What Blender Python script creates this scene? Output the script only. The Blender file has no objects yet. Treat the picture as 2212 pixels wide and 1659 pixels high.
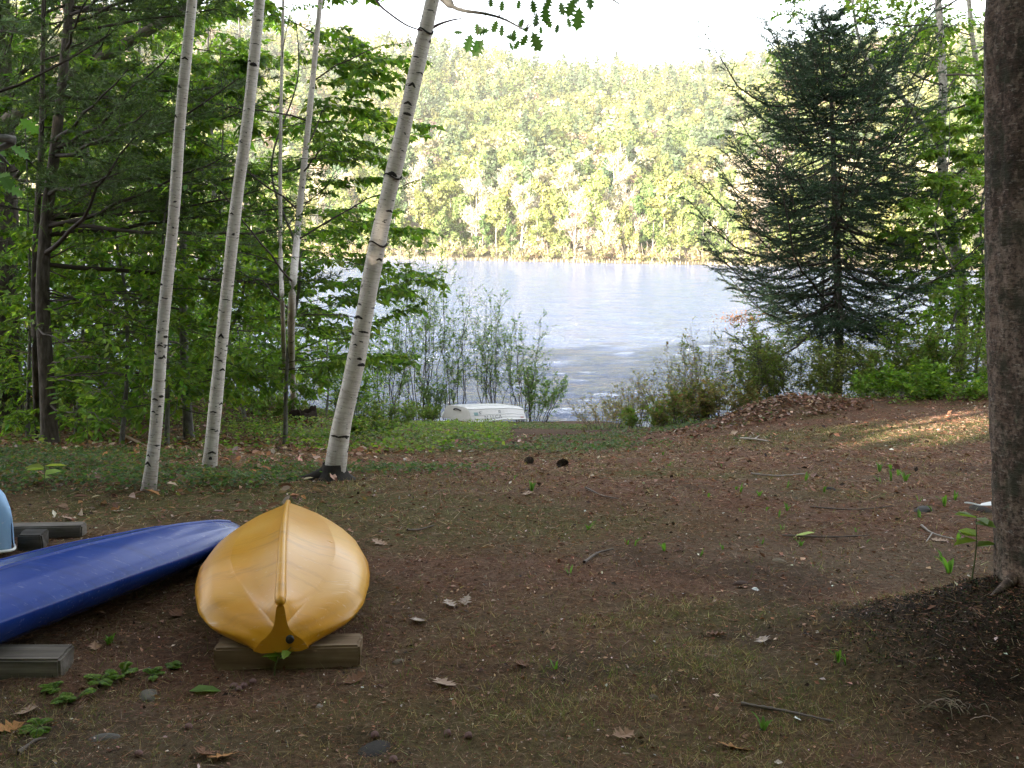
import bpy, math, random
import numpy as np
from mathutils import Vector, Matrix
random.seed(7)
rng = np.random.default_rng(11)
C = bpy.context.scene.collection
PI = math.pi
sc = bpy.context.scene

# ------------------------------------------------------------------ camera model
F, PITCH, ROLL, CAMZ = 1040.0, math.radians(7.9), math.radians(0.6), 1.6
CAM = np.array([0.0, 0.0, CAMZ])
FW = np.array([0, math.cos(PITCH), -math.sin(PITCH)])
_u = np.array([0, math.sin(PITCH), math.cos(PITCH)])
_r = np.array([1.0, 0, 0])
RT = _r*math.cos(ROLL) + _u*math.sin(ROLL)
UP = _u*math.cos(ROLL) - _r*math.sin(ROLL)
K = 2212/1024.0

def ray(u, v):
    d = RT*((u/K-512)/F) + UP*(-(v/K-384)/F) + FW
    return d
def pt(u, v, Y):
    d = ray(u, v)
    return CAM + d*(Y/d[1])

# ------------------------------------------------------------------ noise
def _h(i, j, s):
    v = np.sin(i*127.1 + j*311.7 + s*74.7)*43758.5453
    return v - np.floor(v)
def vnoise(x, y, s=0):
    x = np.asarray(x, float); y = np.asarray(y, float)
    i = np.floor(x); j = np.floor(y); f = x-i; g = y-j
    f = f*f*(3-2*f); g = g*g*(3-2*g)
    return (_h(i, j, s)*(1-f)*(1-g) + _h(i+1, j, s)*f*(1-g) + _h(i, j+1, s)*(1-f)*g + _h(i+1, j+1, s)*f*g)
def fbm(x, y, s=0, o=4):
    t = 0; a = .5
    for k in range(o):
        t = t + a*(vnoise(x*2**k, y*2**k, s+k*3)-.5); a *= .5
    return t
def sstep(a, b, x):
    t = np.clip((np.asarray(x, float)-a)/(b-a), 0, 1)
    return t*t*(3-2*t)

# ------------------------------------------------------------------ terrain
WATER = -4.5
_py = np.linspace(-60, 120, 3601)
_pz = np.interp(_py, [-60, -25, -6, 3.5, 5, 7, 9, 13, 19, 25, 32, 35, 37, 45, 120],
                [3.0, 1.0, .0, 0, -.005, -.08, -.38, -1.05, -2.0, -2.95, -4.08, -4.55, -5.1, -6.5, -9])
_k = np.hanning(25); _k /= _k.sum()
_pz = np.convolve(np.pad(_pz, 12, mode='edge'), _k, 'valid')
def land(x, y):
    x = np.asarray(x, float); y = np.asarray(y, float)
    z = np.interp(y, _py, _pz)
    r = .105*np.clip(x-1, 0, 9)*sstep(6, 15, y)*(1-sstep(17.5, 25, y))
    z = z + r
    z = z + .34*np.exp(-((x-4.3)/1.15)**2-((y-15.9)/.9)**2)          # leaf bank on the right
    z = z + .22*np.exp(-((x-6.8)/2.5)**2-((y-16.6)/1.1)**2)
    z = z + .62*sstep(2.5, 7, -x)*sstep(14, 22, y)*(1-sstep(28.5, 33, y))
    z = z - .9*sstep(3, 6, x)*sstep(18, 23, y)
    # root mound of the big trunk
    m = np.exp(-(np.abs((x-2.35)/.92)**3)-(np.abs((y-3.80)/.55)**3))
    z = z + .33*m
    z = z + .05*fbm(x*.7, y*.7, 5) * sstep(2, 6, np.abs(y)+np.abs(x)) + .035*fbm(x*2.6, y*2.6, 9) + .3*fbm(x*.12, y*.12, 3)*sstep(9, 40, np.abs(x)+np.abs(y-10))
    return z
def Z(x, y): return float(land(x, y))
def gnd(u, v):
    d = ray(u, v); t = 2.0
    for i in range(4000):
        p = CAM + d*t
        if p[2] <= Z(p[0], p[1]): break
        t += .02 + t*.001
    return np.array([p[0], p[1], Z(p[0], p[1])])

def yshore(x):
    x = np.asarray(x, float)
    return 300 - .42*x + 16*fbm(x/38, x*0+.5, 64, 3)
_ru = [-900, -200, 100, 280, 360, 420, 480, 530, 600, 650, 720, 770, 860, 950, 1050, 1300, 2000]
_rv = [-10, 2, 12, 30, 42, 49, 60, 69, 68, 71, 66, 54, 40, 28, 20, 8, 0]
def farland(x, y):
    x = np.asarray(x, float); y = np.asarray(y, float)
    ys = yshore(x); u = x/np.maximum(y, 1)*F + 512
    ridge = CAMZ + (240-np.interp(u, _ru, _rv))/F*800 - 13
    t = np.clip((y-ys-6)/(800-ys), 0, 1.6)
    s = np.where(t < 1, .35*t+.65*t**1.5, 1-.5*(t-1))
    z = WATER + .25 + np.clip(y-ys, -40, 6)*.06 + (ridge-WATER)*s
    z = z + sstep(40, 220, y-ys)*(26*fbm(x/95+3, y/120, 21, 3))*(1-sstep(620, 800, y)*.7)
    return np.where(y < ys, WATER - .06*(ys-y), z)

# ------------------------------------------------------------------ object helpers
def link(o, parent=None):
    C.objects.link(o)
    if parent is not None: o.parent = parent
    return o
def tag(o, label=None, cat=None, group=None, kind=None):
    if label: o['label'] = label
    if cat: o['category'] = cat
    if group: o['group'] = group
    if kind: o['kind'] = kind
    return o
def thing(name, label, cat, loc, group=None):
    o = bpy.data.objects.new(name, None); o.empty_display_size = .2
    o.location = [float(a) for a in loc]
    link(o); return tag(o, label, cat, group)

class MB:
    """collects vertices / faces of several shapes for ONE mesh"""
    def __init__(s): s.v = []; s.f = []; s.n = 0; s.mi = []; s.col = []; s.bark = []
    def add(s, v, faces, mi=0, col=None, bark=None):
        v = np.asarray(v, float).reshape(-1, 3)
        faces = np.asarray(faces, int)
        s.v.append(v); s.f.append(faces + s.n); s.n += len(v)
        s.mi.append(np.full(len(faces), mi, int))
        c = np.ones((len(faces), 3)) if col is None else np.broadcast_to(np.asarray(col, float), (len(faces), 3))
        s.col.append(c)
        s.bark.append(np.zeros((len(v), 3)) if bark is None else bark)
    def mesh(s, name, mats, origin=(0, 0, 0), smooth=True):
        me = bpy.data.meshes.new(name)
        v = np.concatenate(s.v) - np.asarray(origin, float)
        me.vertices.add(len(v)); me.vertices.foreach_set('co', v.astype(np.float32).ravel())
        tot = np.concatenate([np.full(len(f), f.shape[1]) for f in s.f])
        loops = np.concatenate([f.ravel() for f in s.f])
        me.loops.add(len(loops)); me.loops.foreach_set('vertex_index', loops.astype(np.int32))
        me.polygons.add(len(tot))
        st = np.concatenate([[0], np.cumsum(tot)[:-1]])
        me.polygons.foreach_set('loop_start', st.astype(np.int32))
        me.polygons.foreach_set('material_index', np.concatenate(s.mi).astype(np.int32))
        me.polygons.foreach_set('use_smooth', np.full(len(tot), smooth))
        a = me.attributes.new('col', 'FLOAT_COLOR', 'FACE')
        cc = np.concatenate(s.col); a.data.foreach_set('color', np.hstack([cc, np.ones((len(cc), 1))]).astype(np.float32).ravel())
        b = me.attributes.new('bark', 'FLOAT_VECTOR', 'POINT')
        b.data.foreach_set('vector', np.concatenate(s.bark).astype(np.float32).ravel())
        for m in (mats if isinstance(mats, (list, tuple)) else [mats]): me.materials.append(m)
        me.update(calc_edges=True); me.validate()
        return me
    def obj(s, name, mats, parent=None, smooth=True, origin=None):
        if origin is None: origin = parent.location if parent is not None else (0, 0, 0)
        me = s.mesh(name, mats, tuple(origin), smooth)
        o = bpy.data.objects.new(name, me); link(o, parent)
        if parent is None: o.location = [float(a) for a in origin]
        return o

def part(name, me, parent, loc=(0, 0, 0)):
    o = bpy.data.objects.new(name, me); link(o, parent); o.location = loc
    return o
def copy_tree(root, loc, rz=0.0, scale=1.0):
    r = root.copy(); C.objects.link(r); r.location = [float(a) for a in loc]
    r.rotation_euler = (0, 0, rz); r.scale = (scale,)*3 if np.isscalar(scale) else scale
    for ch in list(root.children):
        c = ch.copy(); C.objects.link(c); c.parent = r
        for g in ch.children:
            d = g.copy(); C.objects.link(d); d.parent = c
    return r

def norm(v): return v/np.maximum(np.linalg.norm(v, axis=-1, keepdims=True), 1e-9)
def tubes(mb, P, R, sides=5, mi=0, col=None, bark=False, cap=True):
    """P (B,n,3), R (B,n)"""
    P = np.asarray(P, float); R = np.asarray(R, float)
    if P.ndim == 2: P = P[None]; R = R[None]
    B, n, _ = P.shape
    T = norm(np.gradient(P, axis=1))
    ref = np.where(np.abs(T[:, :1, 2:3]) > .9, np.array([1., 0, 0]), np.array([0, 0, 1.]))
    N1 = norm(np.cross(T, np.broadcast_to(ref, T.shape))); N2 = np.cross(T, N1)
    a = np.arange(sides)/sides*2*PI
    V = P[:, :, None] + R[:, :, None, None]*(np.cos(a)[None, None, :, None]*N1[:, :, None] + np.sin(a)[None, None, :, None]*N2[:, :, None])
    idx = np.arange(B*n*sides).reshape(B, n, sides)
    q = np.stack([idx[:, :-1], np.roll(idx, -1, 2)[:, :-1], np.roll(idx, -1, 2)[:, 1:], idx[:, 1:]], -1).reshape(-1, 4)
    bk = None
    if bark:
        ln = np.concatenate([np.zeros((B, 1)), np.cumsum(np.linalg.norm(np.diff(P, axis=1), axis=-1), 1)], 1)
        bk = np.stack([np.cos(a)[None, None]*R[:, :, None], np.sin(a)[None, None]*R[:, :, None], np.broadcast_to(ln[:, :, None], (B, n, sides))], -1).reshape(-1, 3)
    c = None
    if col is not None:
        col = np.asarray(col, float)
        c = np.repeat(np.broadcast_to(col, (B, 3)), (n-1)*sides, 0)
    mb.add(V.reshape(-1, 3), q, mi, c, bk)

def spline(pts, n):
    pts = np.asarray(pts, float)
    m = len(pts)
    if m == 2: return pts[0]+(pts[1]-pts[0])*np.linspace(0, 1, n)[:, None]
    P = np.vstack([2*pts[0]-pts[1], pts, 2*pts[-1]-pts[-2]])
    out = []
    for t in np.linspace(0, m-1-1e-6, n):
        i = int(t); f = t-i
        p0, p1, p2, p3 = P[i], P[i+1], P[i+2], P[i+3]
        out.append(.5*((2*p1)+(-p0+p2)*f+(2*p0-5*p1+4*p2-p3)*f*f+(-p0+3*p1-3*p2+p3)*f**3))
    return np.array(out)

def branches(S, D, L, n, curv=0.0, wob=.06, r=rng):
    S = np.asarray(S, float); D = norm(np.asarray(D, float)); B = len(S)
    L = np.broadcast_to(np.asarray(L, float), (B,)); curv = np.broadcast_to(np.asarray(curv, float), (B,))
    t = np.linspace(0, 1, n)
    P = S[:, None] + D[:, None]*(t[None, :, None]*L[:, None, None])
    P[:, :, 2] += curv[:, None]*L[:, None]*t[None]**2
    w = np.cumsum(r.normal(size=(B, n, 3)), 1)*(wob*L[:, None, None]/n); w -= w[:, :1]
    return P + w
def along(P, t):
    """points and tangents at t (B,k) on polylines P (B,n,3)"""
    B, n, _ = P.shape
    x = np.clip(t, 0, 1)*(n-1); i = np.minimum(x.astype(int), n-2); f = (x-i)[..., None]
    b = np.arange(B)[:, None]
    a0 = P[b, i]; a1 = P[b, i+1]
    return a0*(1-f)+a1*f, norm(a1-a0)
def spawn(P, per, t0, t1, ang, flat=.85, r=rng, angj=.25):
    B = len(P)
    t = (np.arange(per)[None]+r.uniform(.1, .9, (B, per)))/per*(t1-t0)+t0
    pos, tan = along(P, t)
    perp = norm(np.cross(tan, np.array([0, 0, 1.]))+1e-6)
    side = np.where((np.arange(per)[None]+r.integers(0, 2, (B, 1))) % 2, 1., -1.)[..., None]
    rp = norm(np.cross(tan, r.normal(size=tan.shape)))
    a = (ang + r.normal(0, angj, (B, per)))[..., None]
    d = np.cos(a)*tan + np.sin(a)*norm(flat*side*perp+(1-flat)*rp)
    return pos.reshape(-1, 3), d.reshape(-1, 3), t.ravel()

LEAF_V = np.array([[0, 0, 0], [.28, -.42, .09], [.7, -.3, .06], [1, 0, -.06], [.7, .3, .06], [.28, .42, .09], [.45, 0, -.02]])
LEAF_F = np.array([[0, 1, 6, 6], [1, 2, 3, 6], [0, 6, 5, 5], [6, 3, 4, 5]])
LEAF_Q = np.array([[0, 1, 2, 3], [0, 3, 4, 5]])
def leaves(mb, pos, axis, nrm, L, W, col, simple=False, mi=0):
    """pointed leaves: axis = midrib direction, nrm = upper side"""
    N = len(pos); axis = norm(axis)
    y = norm(np.cross(nrm, axis)); z = np.cross(axis, y)
    L = np.broadcast_to(L, (N,)); W = np.broadcast_to(W, (N,))
    if simple:
        V0 = np.array([[0, 0, 0], [.45, -.5, .08], [1, 0, -.05], [.45, .5, .08]]); Fc = np.array([[0, 1, 2], [0, 2, 3]])
    else:
        V0 = LEAF_V[:6]; Fc = LEAF_Q
    k = len(V0)
    V = pos[:, None] + axis[:, None]*(V0[None, :, 0:1]*L[:, None, None]) + y[:, None]*(V0[None, :, 1:2]*W[:, None, None]) + z[:, None]*(V0[None, :, 2:3]*L[:, None, None])
    Fi = (Fc[None] + (np.arange(N)*k)[:, None, None]).reshape(-1, Fc.shape[1])
    c = np.repeat(np.broadcast_to(col, (N, 3)), len(Fc), 0)
    mb.add(V.reshape(-1, 3), Fi, mi, c)
def blades(mb, pos, d, L, W, col, bend=0.0, mi=0, r=rng):
    """thin triangles (needles, grass)"""
    N = len(pos); d = norm(d); L = np.broadcast_to(L, (N,)); W = np.broadcast_to(W, (N,))
    y = norm(np.cross(d, r.normal(size=(N, 3))))
    V = np.stack([pos-y*W[:, None]/2, pos+y*W[:, None]/2, pos+d*L[:, None]], 1)
    mb.add(V.reshape(-1, 3), np.arange(N*3).reshape(N, 3), mi, np.broadcast_to(col, (N, 3)))
def vary(base, n, v=.2, h=.08, r=rng):
    base = np.asarray(base, float)
    if base.ndim == 1: base = np.broadcast_to(base, (n, 3))
    k = np.exp(r.normal(0, v, (n, 1)))
    hh = np.exp(r.normal(0, h, (n, 3)))
    return np.clip(base*k*hh, 0, .9)
def pick(cols, n, r=rng, p=None):
    cols = np.asarray(cols, float)
    return cols[r.choice(len(cols), n, p=p)]

# ------------------------------------------------------------------ materials
def newmat(name):
    m = bpy.data.materials.new(name); m.use_nodes = True
    nt = m.node_tree; nt.nodes.clear()
    out = nt.nodes.new('ShaderNodeOutputMaterial')
    return m, nt, out
def nd(nt, t, **kw):
    n = nt.nodes.new(t)
    for k, v in kw.items():
        if k in n.inputs: n.inputs[k].default_value = v
        else: setattr(n, k, v)
    return n
def ramp(nt, fac, stops):
    r = nt.nodes.new('ShaderNodeValToRGB'); e = r.color_ramp.elements
    while len(e) < len(stops): e.new(.5)
    for i, (p, c) in enumerate(stops):
        e[i].position = p; e[i].color = (*c, 1) if len(c) == 3 else c
    nt.links.new(fac, r.inputs['Fac']); return r.outputs['Color']
def mixc(nt, a, b, fac, mode='MIX'):
    m = nt.nodes.new('ShaderNodeMix'); m.data_type = 'RGBA'; m.blend_type = mode
    for sk, val in ((m.inputs[6], a), (m.inputs[7], b), (m.inputs[0], fac)):
        if hasattr(val, 'is_linked') or hasattr(val, 'links'): nt.links.new(val, sk)
        elif isinstance(val, (int, float)): sk.default_value = val
        else: sk.default_value = (*val, 1)
    return m.outputs[2]
def noise(nt, vec, scale, detail=4, rough=.55, dim='3D'):
    n = nt.nodes.new('ShaderNodeTexNoise'); n.inputs['Scale'].default_value = scale
    n.inputs['Detail'].default_value = detail; n.inputs['Roughness'].default_value = rough
    if vec is not None: nt.links.new(vec, n.inputs['Vector'])
    return n
def objco(nt): return nt.nodes.new('ShaderNodeTexCoord').outputs['Object']
def geoco(nt): return nt.nodes.new('ShaderNodeNewGeometry').outputs['Position']
def mapping(nt, vec, scale):
    m = nt.nodes.new('ShaderNodeMapping'); m.inputs['Scale'].default_value = scale
    nt.links.new(vec, m.inputs['Vector']); return m.outputs['Vector']
def bump(nt, h, strength, dist=.01):
    b = nt.nodes.new('ShaderNodeBump'); b.inputs['Strength'].default_value = strength; b.inputs['Distance'].default_value = dist
    nt.links.new(h, b.inputs['Height']); return b.outputs['Normal']
def attr(nt, name):
    a = nt.nodes.new('ShaderNodeAttribute'); a.attribute_name = name; return a

def leafmat(name, transl=.4, rough=.45, spec=.35, gain=1.25, objvar=0.0):
    m, nt, out = newmat(name)
    c = attr(nt, 'col').outputs['Color']
    if objvar:
        oi = nt.nodes.new('ShaderNodeObjectInfo')
        hs = nt.nodes.new('ShaderNodeHueSaturation')
        mr = nt.nodes.new('ShaderNodeMapRange'); mr.inputs[3].default_value = 1-objvar; mr.inputs[4].default_value = 1+objvar
        nt.links.new(oi.outputs['Random'], mr.inputs[0]); nt.links.new(mr.outputs[0], hs.inputs['Value'])
        mh = nt.nodes.new('ShaderNodeMath'); mh.operation = 'MULTIPLY_ADD'; mh.inputs[1].default_value = .06; mh.inputs[2].default_value = .47
        sw = nt.nodes.new('ShaderNodeMath'); sw.operation = 'FRACT'
        s7 = nt.nodes.new('ShaderNodeMath'); s7.operation = 'MULTIPLY'; s7.inputs[1].default_value = 7.13
        nt.links.new(oi.outputs['Random'], s7.inputs[0]); nt.links.new(s7.outputs[0], sw.inputs[0]); nt.links.new(sw.outputs[0], mh.inputs[0])
        nt.links.new(mh.outputs[0], hs.inputs['Hue'])
        nt.links.new(c, hs.inputs['Color']); c = hs.outputs['Color']
    p = nd(nt, 'ShaderNodeBsdfPrincipled', Roughness=rough); p.inputs['Specular IOR Level'].default_value = spec
    nt.links.new(c, p.inputs['Base Color'])
    if transl > 0:
        t = nd(nt, 'ShaderNodeBsdfTranslucent')
        g = mixc(nt, c, (gain, gain*1.02, gain*.55), 1.0, 'MULTIPLY'); nt.links.new(g, t.inputs['Color'])
        mx = nd(nt, 'ShaderNodeMixShader'); mx.inputs[0].default_value = transl
        nt.links.new(p.outputs[0], mx.inputs[1]); nt.links.new(t.outputs[0], mx.inputs[2])
        nt.links.new(mx.outputs[0], out.inputs['Surface'])
    else:
        nt.links.new(p.outputs[0], out.inputs['Surface'])
    return m
M = {}
M['leaf'] = leafmat('leaf', .52, .45, .3, 1.65)
M['needle'] = leafmat('needle', .18, .5, .3, 1.2)
M['farleaf'] = leafmat('far_leaf', .25, .6, .2, 1.2, objvar=.22)
M['litter'] = leafmat('litter', .12, .7, .2, 1.1)
M['twig'] = leafmat('twig', 0, .75, .2)

def bark_mat(name, stops, scale, zs, bstr=.5, lich=None, detail=8, rough=.85):
    m, nt, out = newmat(name)
    v = attr(nt, 'bark').outputs['Vector']
    n = noise(nt, mapping(nt, v, (scale, scale, scale*zs)), 1.0, detail, .62)
    c = ramp(nt, n.outputs['Fac'], stops)
    n2 = noise(nt, v, 5.0, 3); 
    c = mixc(nt, c, (.75, .75, .75), ramp(nt, n2.outputs['Fac'], [(.3, (0, 0, 0)), (.75, (.6, .6, .6))]), 'MULTIPLY')
    if lich:
        n3 = noise(nt, v, 11.0, 6, .65)
        c = mixc(nt, c, lich, ramp(nt, n3.outputs['Fac'], [(.56, (0, 0, 0)), (.63, (.8, .8, .8))]))
    p = nd(nt, 'ShaderNodeBsdfPrincipled', Roughness=rough); p.inputs['Specular IOR Level'].default_value = .25
    nt.links.new(c, p.inputs['Base Color'])
    nt.links.new(bump(nt, n.outputs['Fac'], bstr, .02), p.inputs['Normal'])
    nt.links.new(p.outputs[0], out.inputs['Surface'])
    return m
M['pinebark'] = bark_mat('pine_bark', [(.3, (.035, .028, .022)), (.5, (.085, .068, .055)), (.75, (.16, .135, .115))], 26, .3, .8)
M['limbbark'] = bark_mat('limb_bark', [(.3, (.06, .05, .04)), (.5, (.14, .115, .09)), (.75, (.27, .23, .185))], 22, .35, .7)
M['greybark'] = bark_mat('grey_bark', [(.3, (.06, .055, .05)), (.5, (.16, .15, .135)), (.75, (.27, .26, .24))], 20, .6, .5)
M['palebark'] = bark_mat('pale_bark', [(.3, (.16, .14, .12)), (.5, (.38, .35, .31)), (.75, (.55, .52, .48))], 16, 1.6, .4)

def birch_mat():
    m, nt, out = newmat('birch_bark')
    v = attr(nt, 'bark').outputs['Vector']
    sep = nt.nodes.new('ShaderNodeSeparateXYZ'); nt.links.new(v, sep.inputs[0])
    n1 = noise(nt, mapping(nt, v, (16, 16, 5)), 1.0, 5, .6)
    base = ramp(nt, n1.outputs['Fac'], [(.25, (.40, .34, .30)), (.5, (.56, .505, .46)), (.75, (.68, .63, .59))])
    # fine peeling lines round the trunk
    n2 = noise(nt, mapping(nt, v, (9, 9, 170)), 1.0, 4, .6)
    base = mixc(nt, base, (.30, .25, .21), ramp(nt, n2.outputs['Fac'], [(.50, (0, 0, 0)), (.68, (.75, .75, .75))]))
    # short dark lenticels
    n3 = noise(nt, mapping(nt, v, (34, 34, 120)), 1.0, 2, .5)
    base = mixc(nt, base, (.07, .06, .055), ramp(nt, n3.outputs['Fac'], [(.645, (0, 0, 0)), (.69, (.8, .8, .8))]))
    # dark wedge marks
    n4 = noise(nt, mapping(nt, v, (14, 14, 36)), 1.0, 3, .5)
    base = mixc(nt, base, (.04, .035, .032), ramp(nt, n4.outputs['Fac'], [(.675, (0, 0, 0)), (.70, (1, 1, 1))]))
    # dirty foot of the trunk
    mr = nt.nodes.new('ShaderNodeMapRange'); mr.inputs[1].default_value = .5; mr.inputs[2].default_value = .02; mr.inputs[3].default_value = 0; mr.inputs[4].default_value = .55
    ad = nt.nodes.new('ShaderNodeMath'); ad.operation = 'MULTIPLY_ADD'; ad.inputs[1].default_value = .35
    nt.links.new(n1.outputs['Fac'], ad.inputs[0]); nt.links.new(sep.outputs['Z'], ad.inputs[2]); 
    sb = nt.nodes.new('ShaderNodeMath'); sb.operation = 'SUBTRACT'; sb.inputs[1].default_value = .17; nt.links.new(ad.outputs[0], sb.inputs[0])
    nt.links.new(sb.outputs[0], mr.inputs[0])
    base = mixc(nt, base, (.09, .075, .06), mr.outputs[0])
    p = nd(nt, 'ShaderNodeBsdfPrincipled', Roughness=.6); p.inputs['Specular IOR Level'].default_value = .3
    nt.links.new(base, p.inputs['Base Color']); nt.links.new(bump(nt, n2.outputs['Fac'], .25, .006), p.inputs['Normal'])
    nt.links.new(p.outputs[0], out.inputs['Surface']); return m
M['birch'] = birch_mat()
def plain(name, col, rough=.6, spec=.4, nscale=None, namt=.25, bstr=0, metallic=0.0, coat=0.0):
    m, nt, out = newmat(name)
    p = nd(nt, 'ShaderNodeBsdfPrincipled', Roughness=rough, Metallic=metallic); p.inputs['Specular IOR Level'].default_value = spec
    p.inputs['Coat Weight'].default_value = coat
    co = objco(nt)
    n = noise(nt, co, nscale or 6.0, 6, .6)
    c = mixc(nt, col, tuple(np.clip(np.array(col)*(1-namt), 0, 1)), n.outputs['Fac'])
    nt.links.new(c, p.inputs['Base Color'])
    if bstr: nt.links.new(bump(nt, n.outputs['Fac'], bstr, .01), p.inputs['Normal'])
    nt.links.new(p.outputs[0], out.inputs['Surface']); return m
M['scar'] = plain('bark_scar', (.045, .04, .036), .9, .1, 40, .5, .3)

def bigbark():
    m, nt, out = newmat('reddish_bark')
    v = attr(nt, 'bark').outputs['Vector']
    n1 = noise(nt, mapping(nt, v, (7, 7, 3.2)), 1.0, 6, .65)
    base = ramp(nt, n1.outputs['Fac'], [(.30, (.035, .025, .02)), (.43, (.11, .072, .055)), (.55, (.20, .135, .105)), (.72, (.36, .28, .235))])
    n2 = noise(nt, mapping(nt, v, (13, 13, 60)), 1.0, 7, .75)
    base = mixc(nt, base, (.045, .033, .027), ramp(nt, n2.outputs['Fac'], [(.55, (0, 0, 0)), (.72, (.6, .6, .6))]))
    n3 = noise(nt, mapping(nt, v, (30, 30, 130)), 1.0, 3, .6)
    base = mixc(nt, base, (.42, .37, .32), ramp(nt, n3.outputs['Fac'], [(.60, (0, 0, 0)), (.67, (.8, .8, .8))]))
    n4 = noise(nt, mapping(nt, v, (9, 9, 6)), 1.0, 8, .7)
    n6 = noise(nt, v, 70, 4, .7)
    base = mixc(nt, base, (.04, .03, .025), ramp(nt, n6.outputs['Fac'], [(.46, (0, 0, 0)), (.60, (.85, .85, .85))]))
    n7 = noise(nt, mapping(nt, v, (26, 26, 20)), 1.0, 5, .65)
    base = mixc(nt, base, (.34, .25, .20), ramp(nt, n7.outputs['Fac'], [(.54, (0, 0, 0)), (.64, (.8, .8, .8))]))
    base = mixc(nt, base, (.055, .055, .036), ramp(nt, n4.outputs['Fac'], [(.49, (0, 0, 0)), (.60, (.85, .85, .85))]))
    n5 = noise(nt, mapping(nt, v, (22, 22, 17)), 1.0, 6, .7)
    base = mixc(nt, base, (.17, .19, .13), ramp(nt, n5.outputs['Fac'], [(.63, (0, 0, 0)), (.69, (.6, .6, .6))]))
    p = nd(nt, 'ShaderNodeBsdfPrincipled', Roughness=.8); p.inputs['Specular IOR Level'].default_value = .25
    nt.links.new(base, p.inputs['Base Color'])
    mm = nt.nodes.new('ShaderNodeMath'); mm.operation = 'ADD'; nt.links.new(n1.outputs['Fac'], mm.inputs[0]); nt.links.new(n2.outputs['Fac'], mm.inputs[1])
    nt.links.new(bump(nt, mm.outputs[0], .9, .03), p.inputs['Normal'])
    nt.links.new(p.outputs[0], out.inputs['Surface']); return m
M['bigbark'] = bigbark()

def ground_mat():
    m, nt, out = newmat('forest_floor')
    co = objco(nt); z = attr(nt, 'col').outputs['Color']     # r moss, g sand, b humus with painted shade
    sep = nt.nodes.new('ShaderNodeSeparateColor'); nt.links.new(z, sep.inputs[0])
    n1 = noise(nt, co, 38, 8, .7); n2 = noise(nt, co, 2.2, 5, .6); n3 = noise(nt, co, 130, 4, .7)
    needles = ramp(nt, n1.outputs['Fac'], [(.25, (.040, .020, .012)), (.45, (.115, .057, .034)), (.6, (.175, .093, .058)), (.8, (.26, .165, .115))])
    grey = ramp(nt, n1.outputs['Fac'], [(.25, (.042, .027, .018)), (.5, (.14, .082, .052)), (.8, (.24, .165, .115))])
    base = mixc(nt, needles, grey, ramp(nt, n2.outputs['Fac'], [(.42, (0, 0, 0)), (.58, (1, 1, 1))]))
    moss = ramp(nt, n1.outputs['Fac'], [(.25, (.026, .030, .010)), (.5, (.085, .082, .026)), (.8, (.16, .14, .055))])
    base = mixc(nt, base, moss, sep.outputs[0])
    sand = ramp(nt, n1.outputs['Fac'], [(.25, (.055, .036, .022)), (.5, (.13, .092, .058)), (.8, (.21, .165, .115))])
    base = mixc(nt, base, sand, sep.outputs[1])
    humus_shade = ramp(nt, n1.outputs['Fac'], [(.25, (.008, .006, .004)), (.5, (.030, .020, .013)), (.8, (.085, .05, .03))])
    base = mixc(nt, base, humus_shade, sep.outputs[2])
    base = mixc(nt, base, (.3, .24, .19), ramp(nt, n3.outputs['Fac'], [(.66, (0, 0, 0)), (.74, (.6, .6, .6))]))
    p = nd(nt, 'ShaderNodeBsdfPrincipled', Roughness=.95); p.inputs['Specular IOR Level'].default_value = .1
    nt.links.new(base, p.inputs['Base Color'])
    mm = nt.nodes.new('ShaderNodeMath'); mm.operation = 'ADD'; nt.links.new(n1.outputs['Fac'], mm.inputs[0]); nt.links.new(n3.outputs['Fac'], mm.inputs[1])
    nt.links.new(bump(nt, mm.outputs[0], .9, .02), p.inputs['Normal'])
    nt.links.new(p.outputs[0], out.inputs['Surface']); return m
M['ground'] = ground_mat()
M['hill'] = plain('hillside_soil', (.16, .13, .08), .95, .1, .05, .4)

def water_mat():
    m, nt, out = newmat('lake_water')
    co = objco(nt)
    n1 = noise(nt, mapping(nt, co, (1.0, 1.9, 1)), 1.1, 4, .6)
    n2 = noise(nt, mapping(nt, co, (1.0, 1.9, 1)), 4.0, 4, .65)
    p = nd(nt, 'ShaderNodeBsdfPrincipled', Roughness=.10, IOR=1.42); p.inputs['Specular IOR Level'].default_value = .5
    p.inputs['Base Color'].default_value = (.14, .18, .30, 1)
    mm = nt.nodes.new('ShaderNodeMath'); mm.operation = 'MULTIPLY_ADD'; mm.inputs[1].default_value = .5
    nt.links.new(n2.outputs['Fac'], mm.inputs[0]); nt.links.new(n1.outputs['Fac'], mm.inputs[2])
    nt.links.new(bump(nt, mm.outputs[0], 1.0, .9), p.inputs['Normal'])
    nt.links.new(p.outputs[0], out.inputs['Surface']); return m
M['water'] = water_mat()
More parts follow.
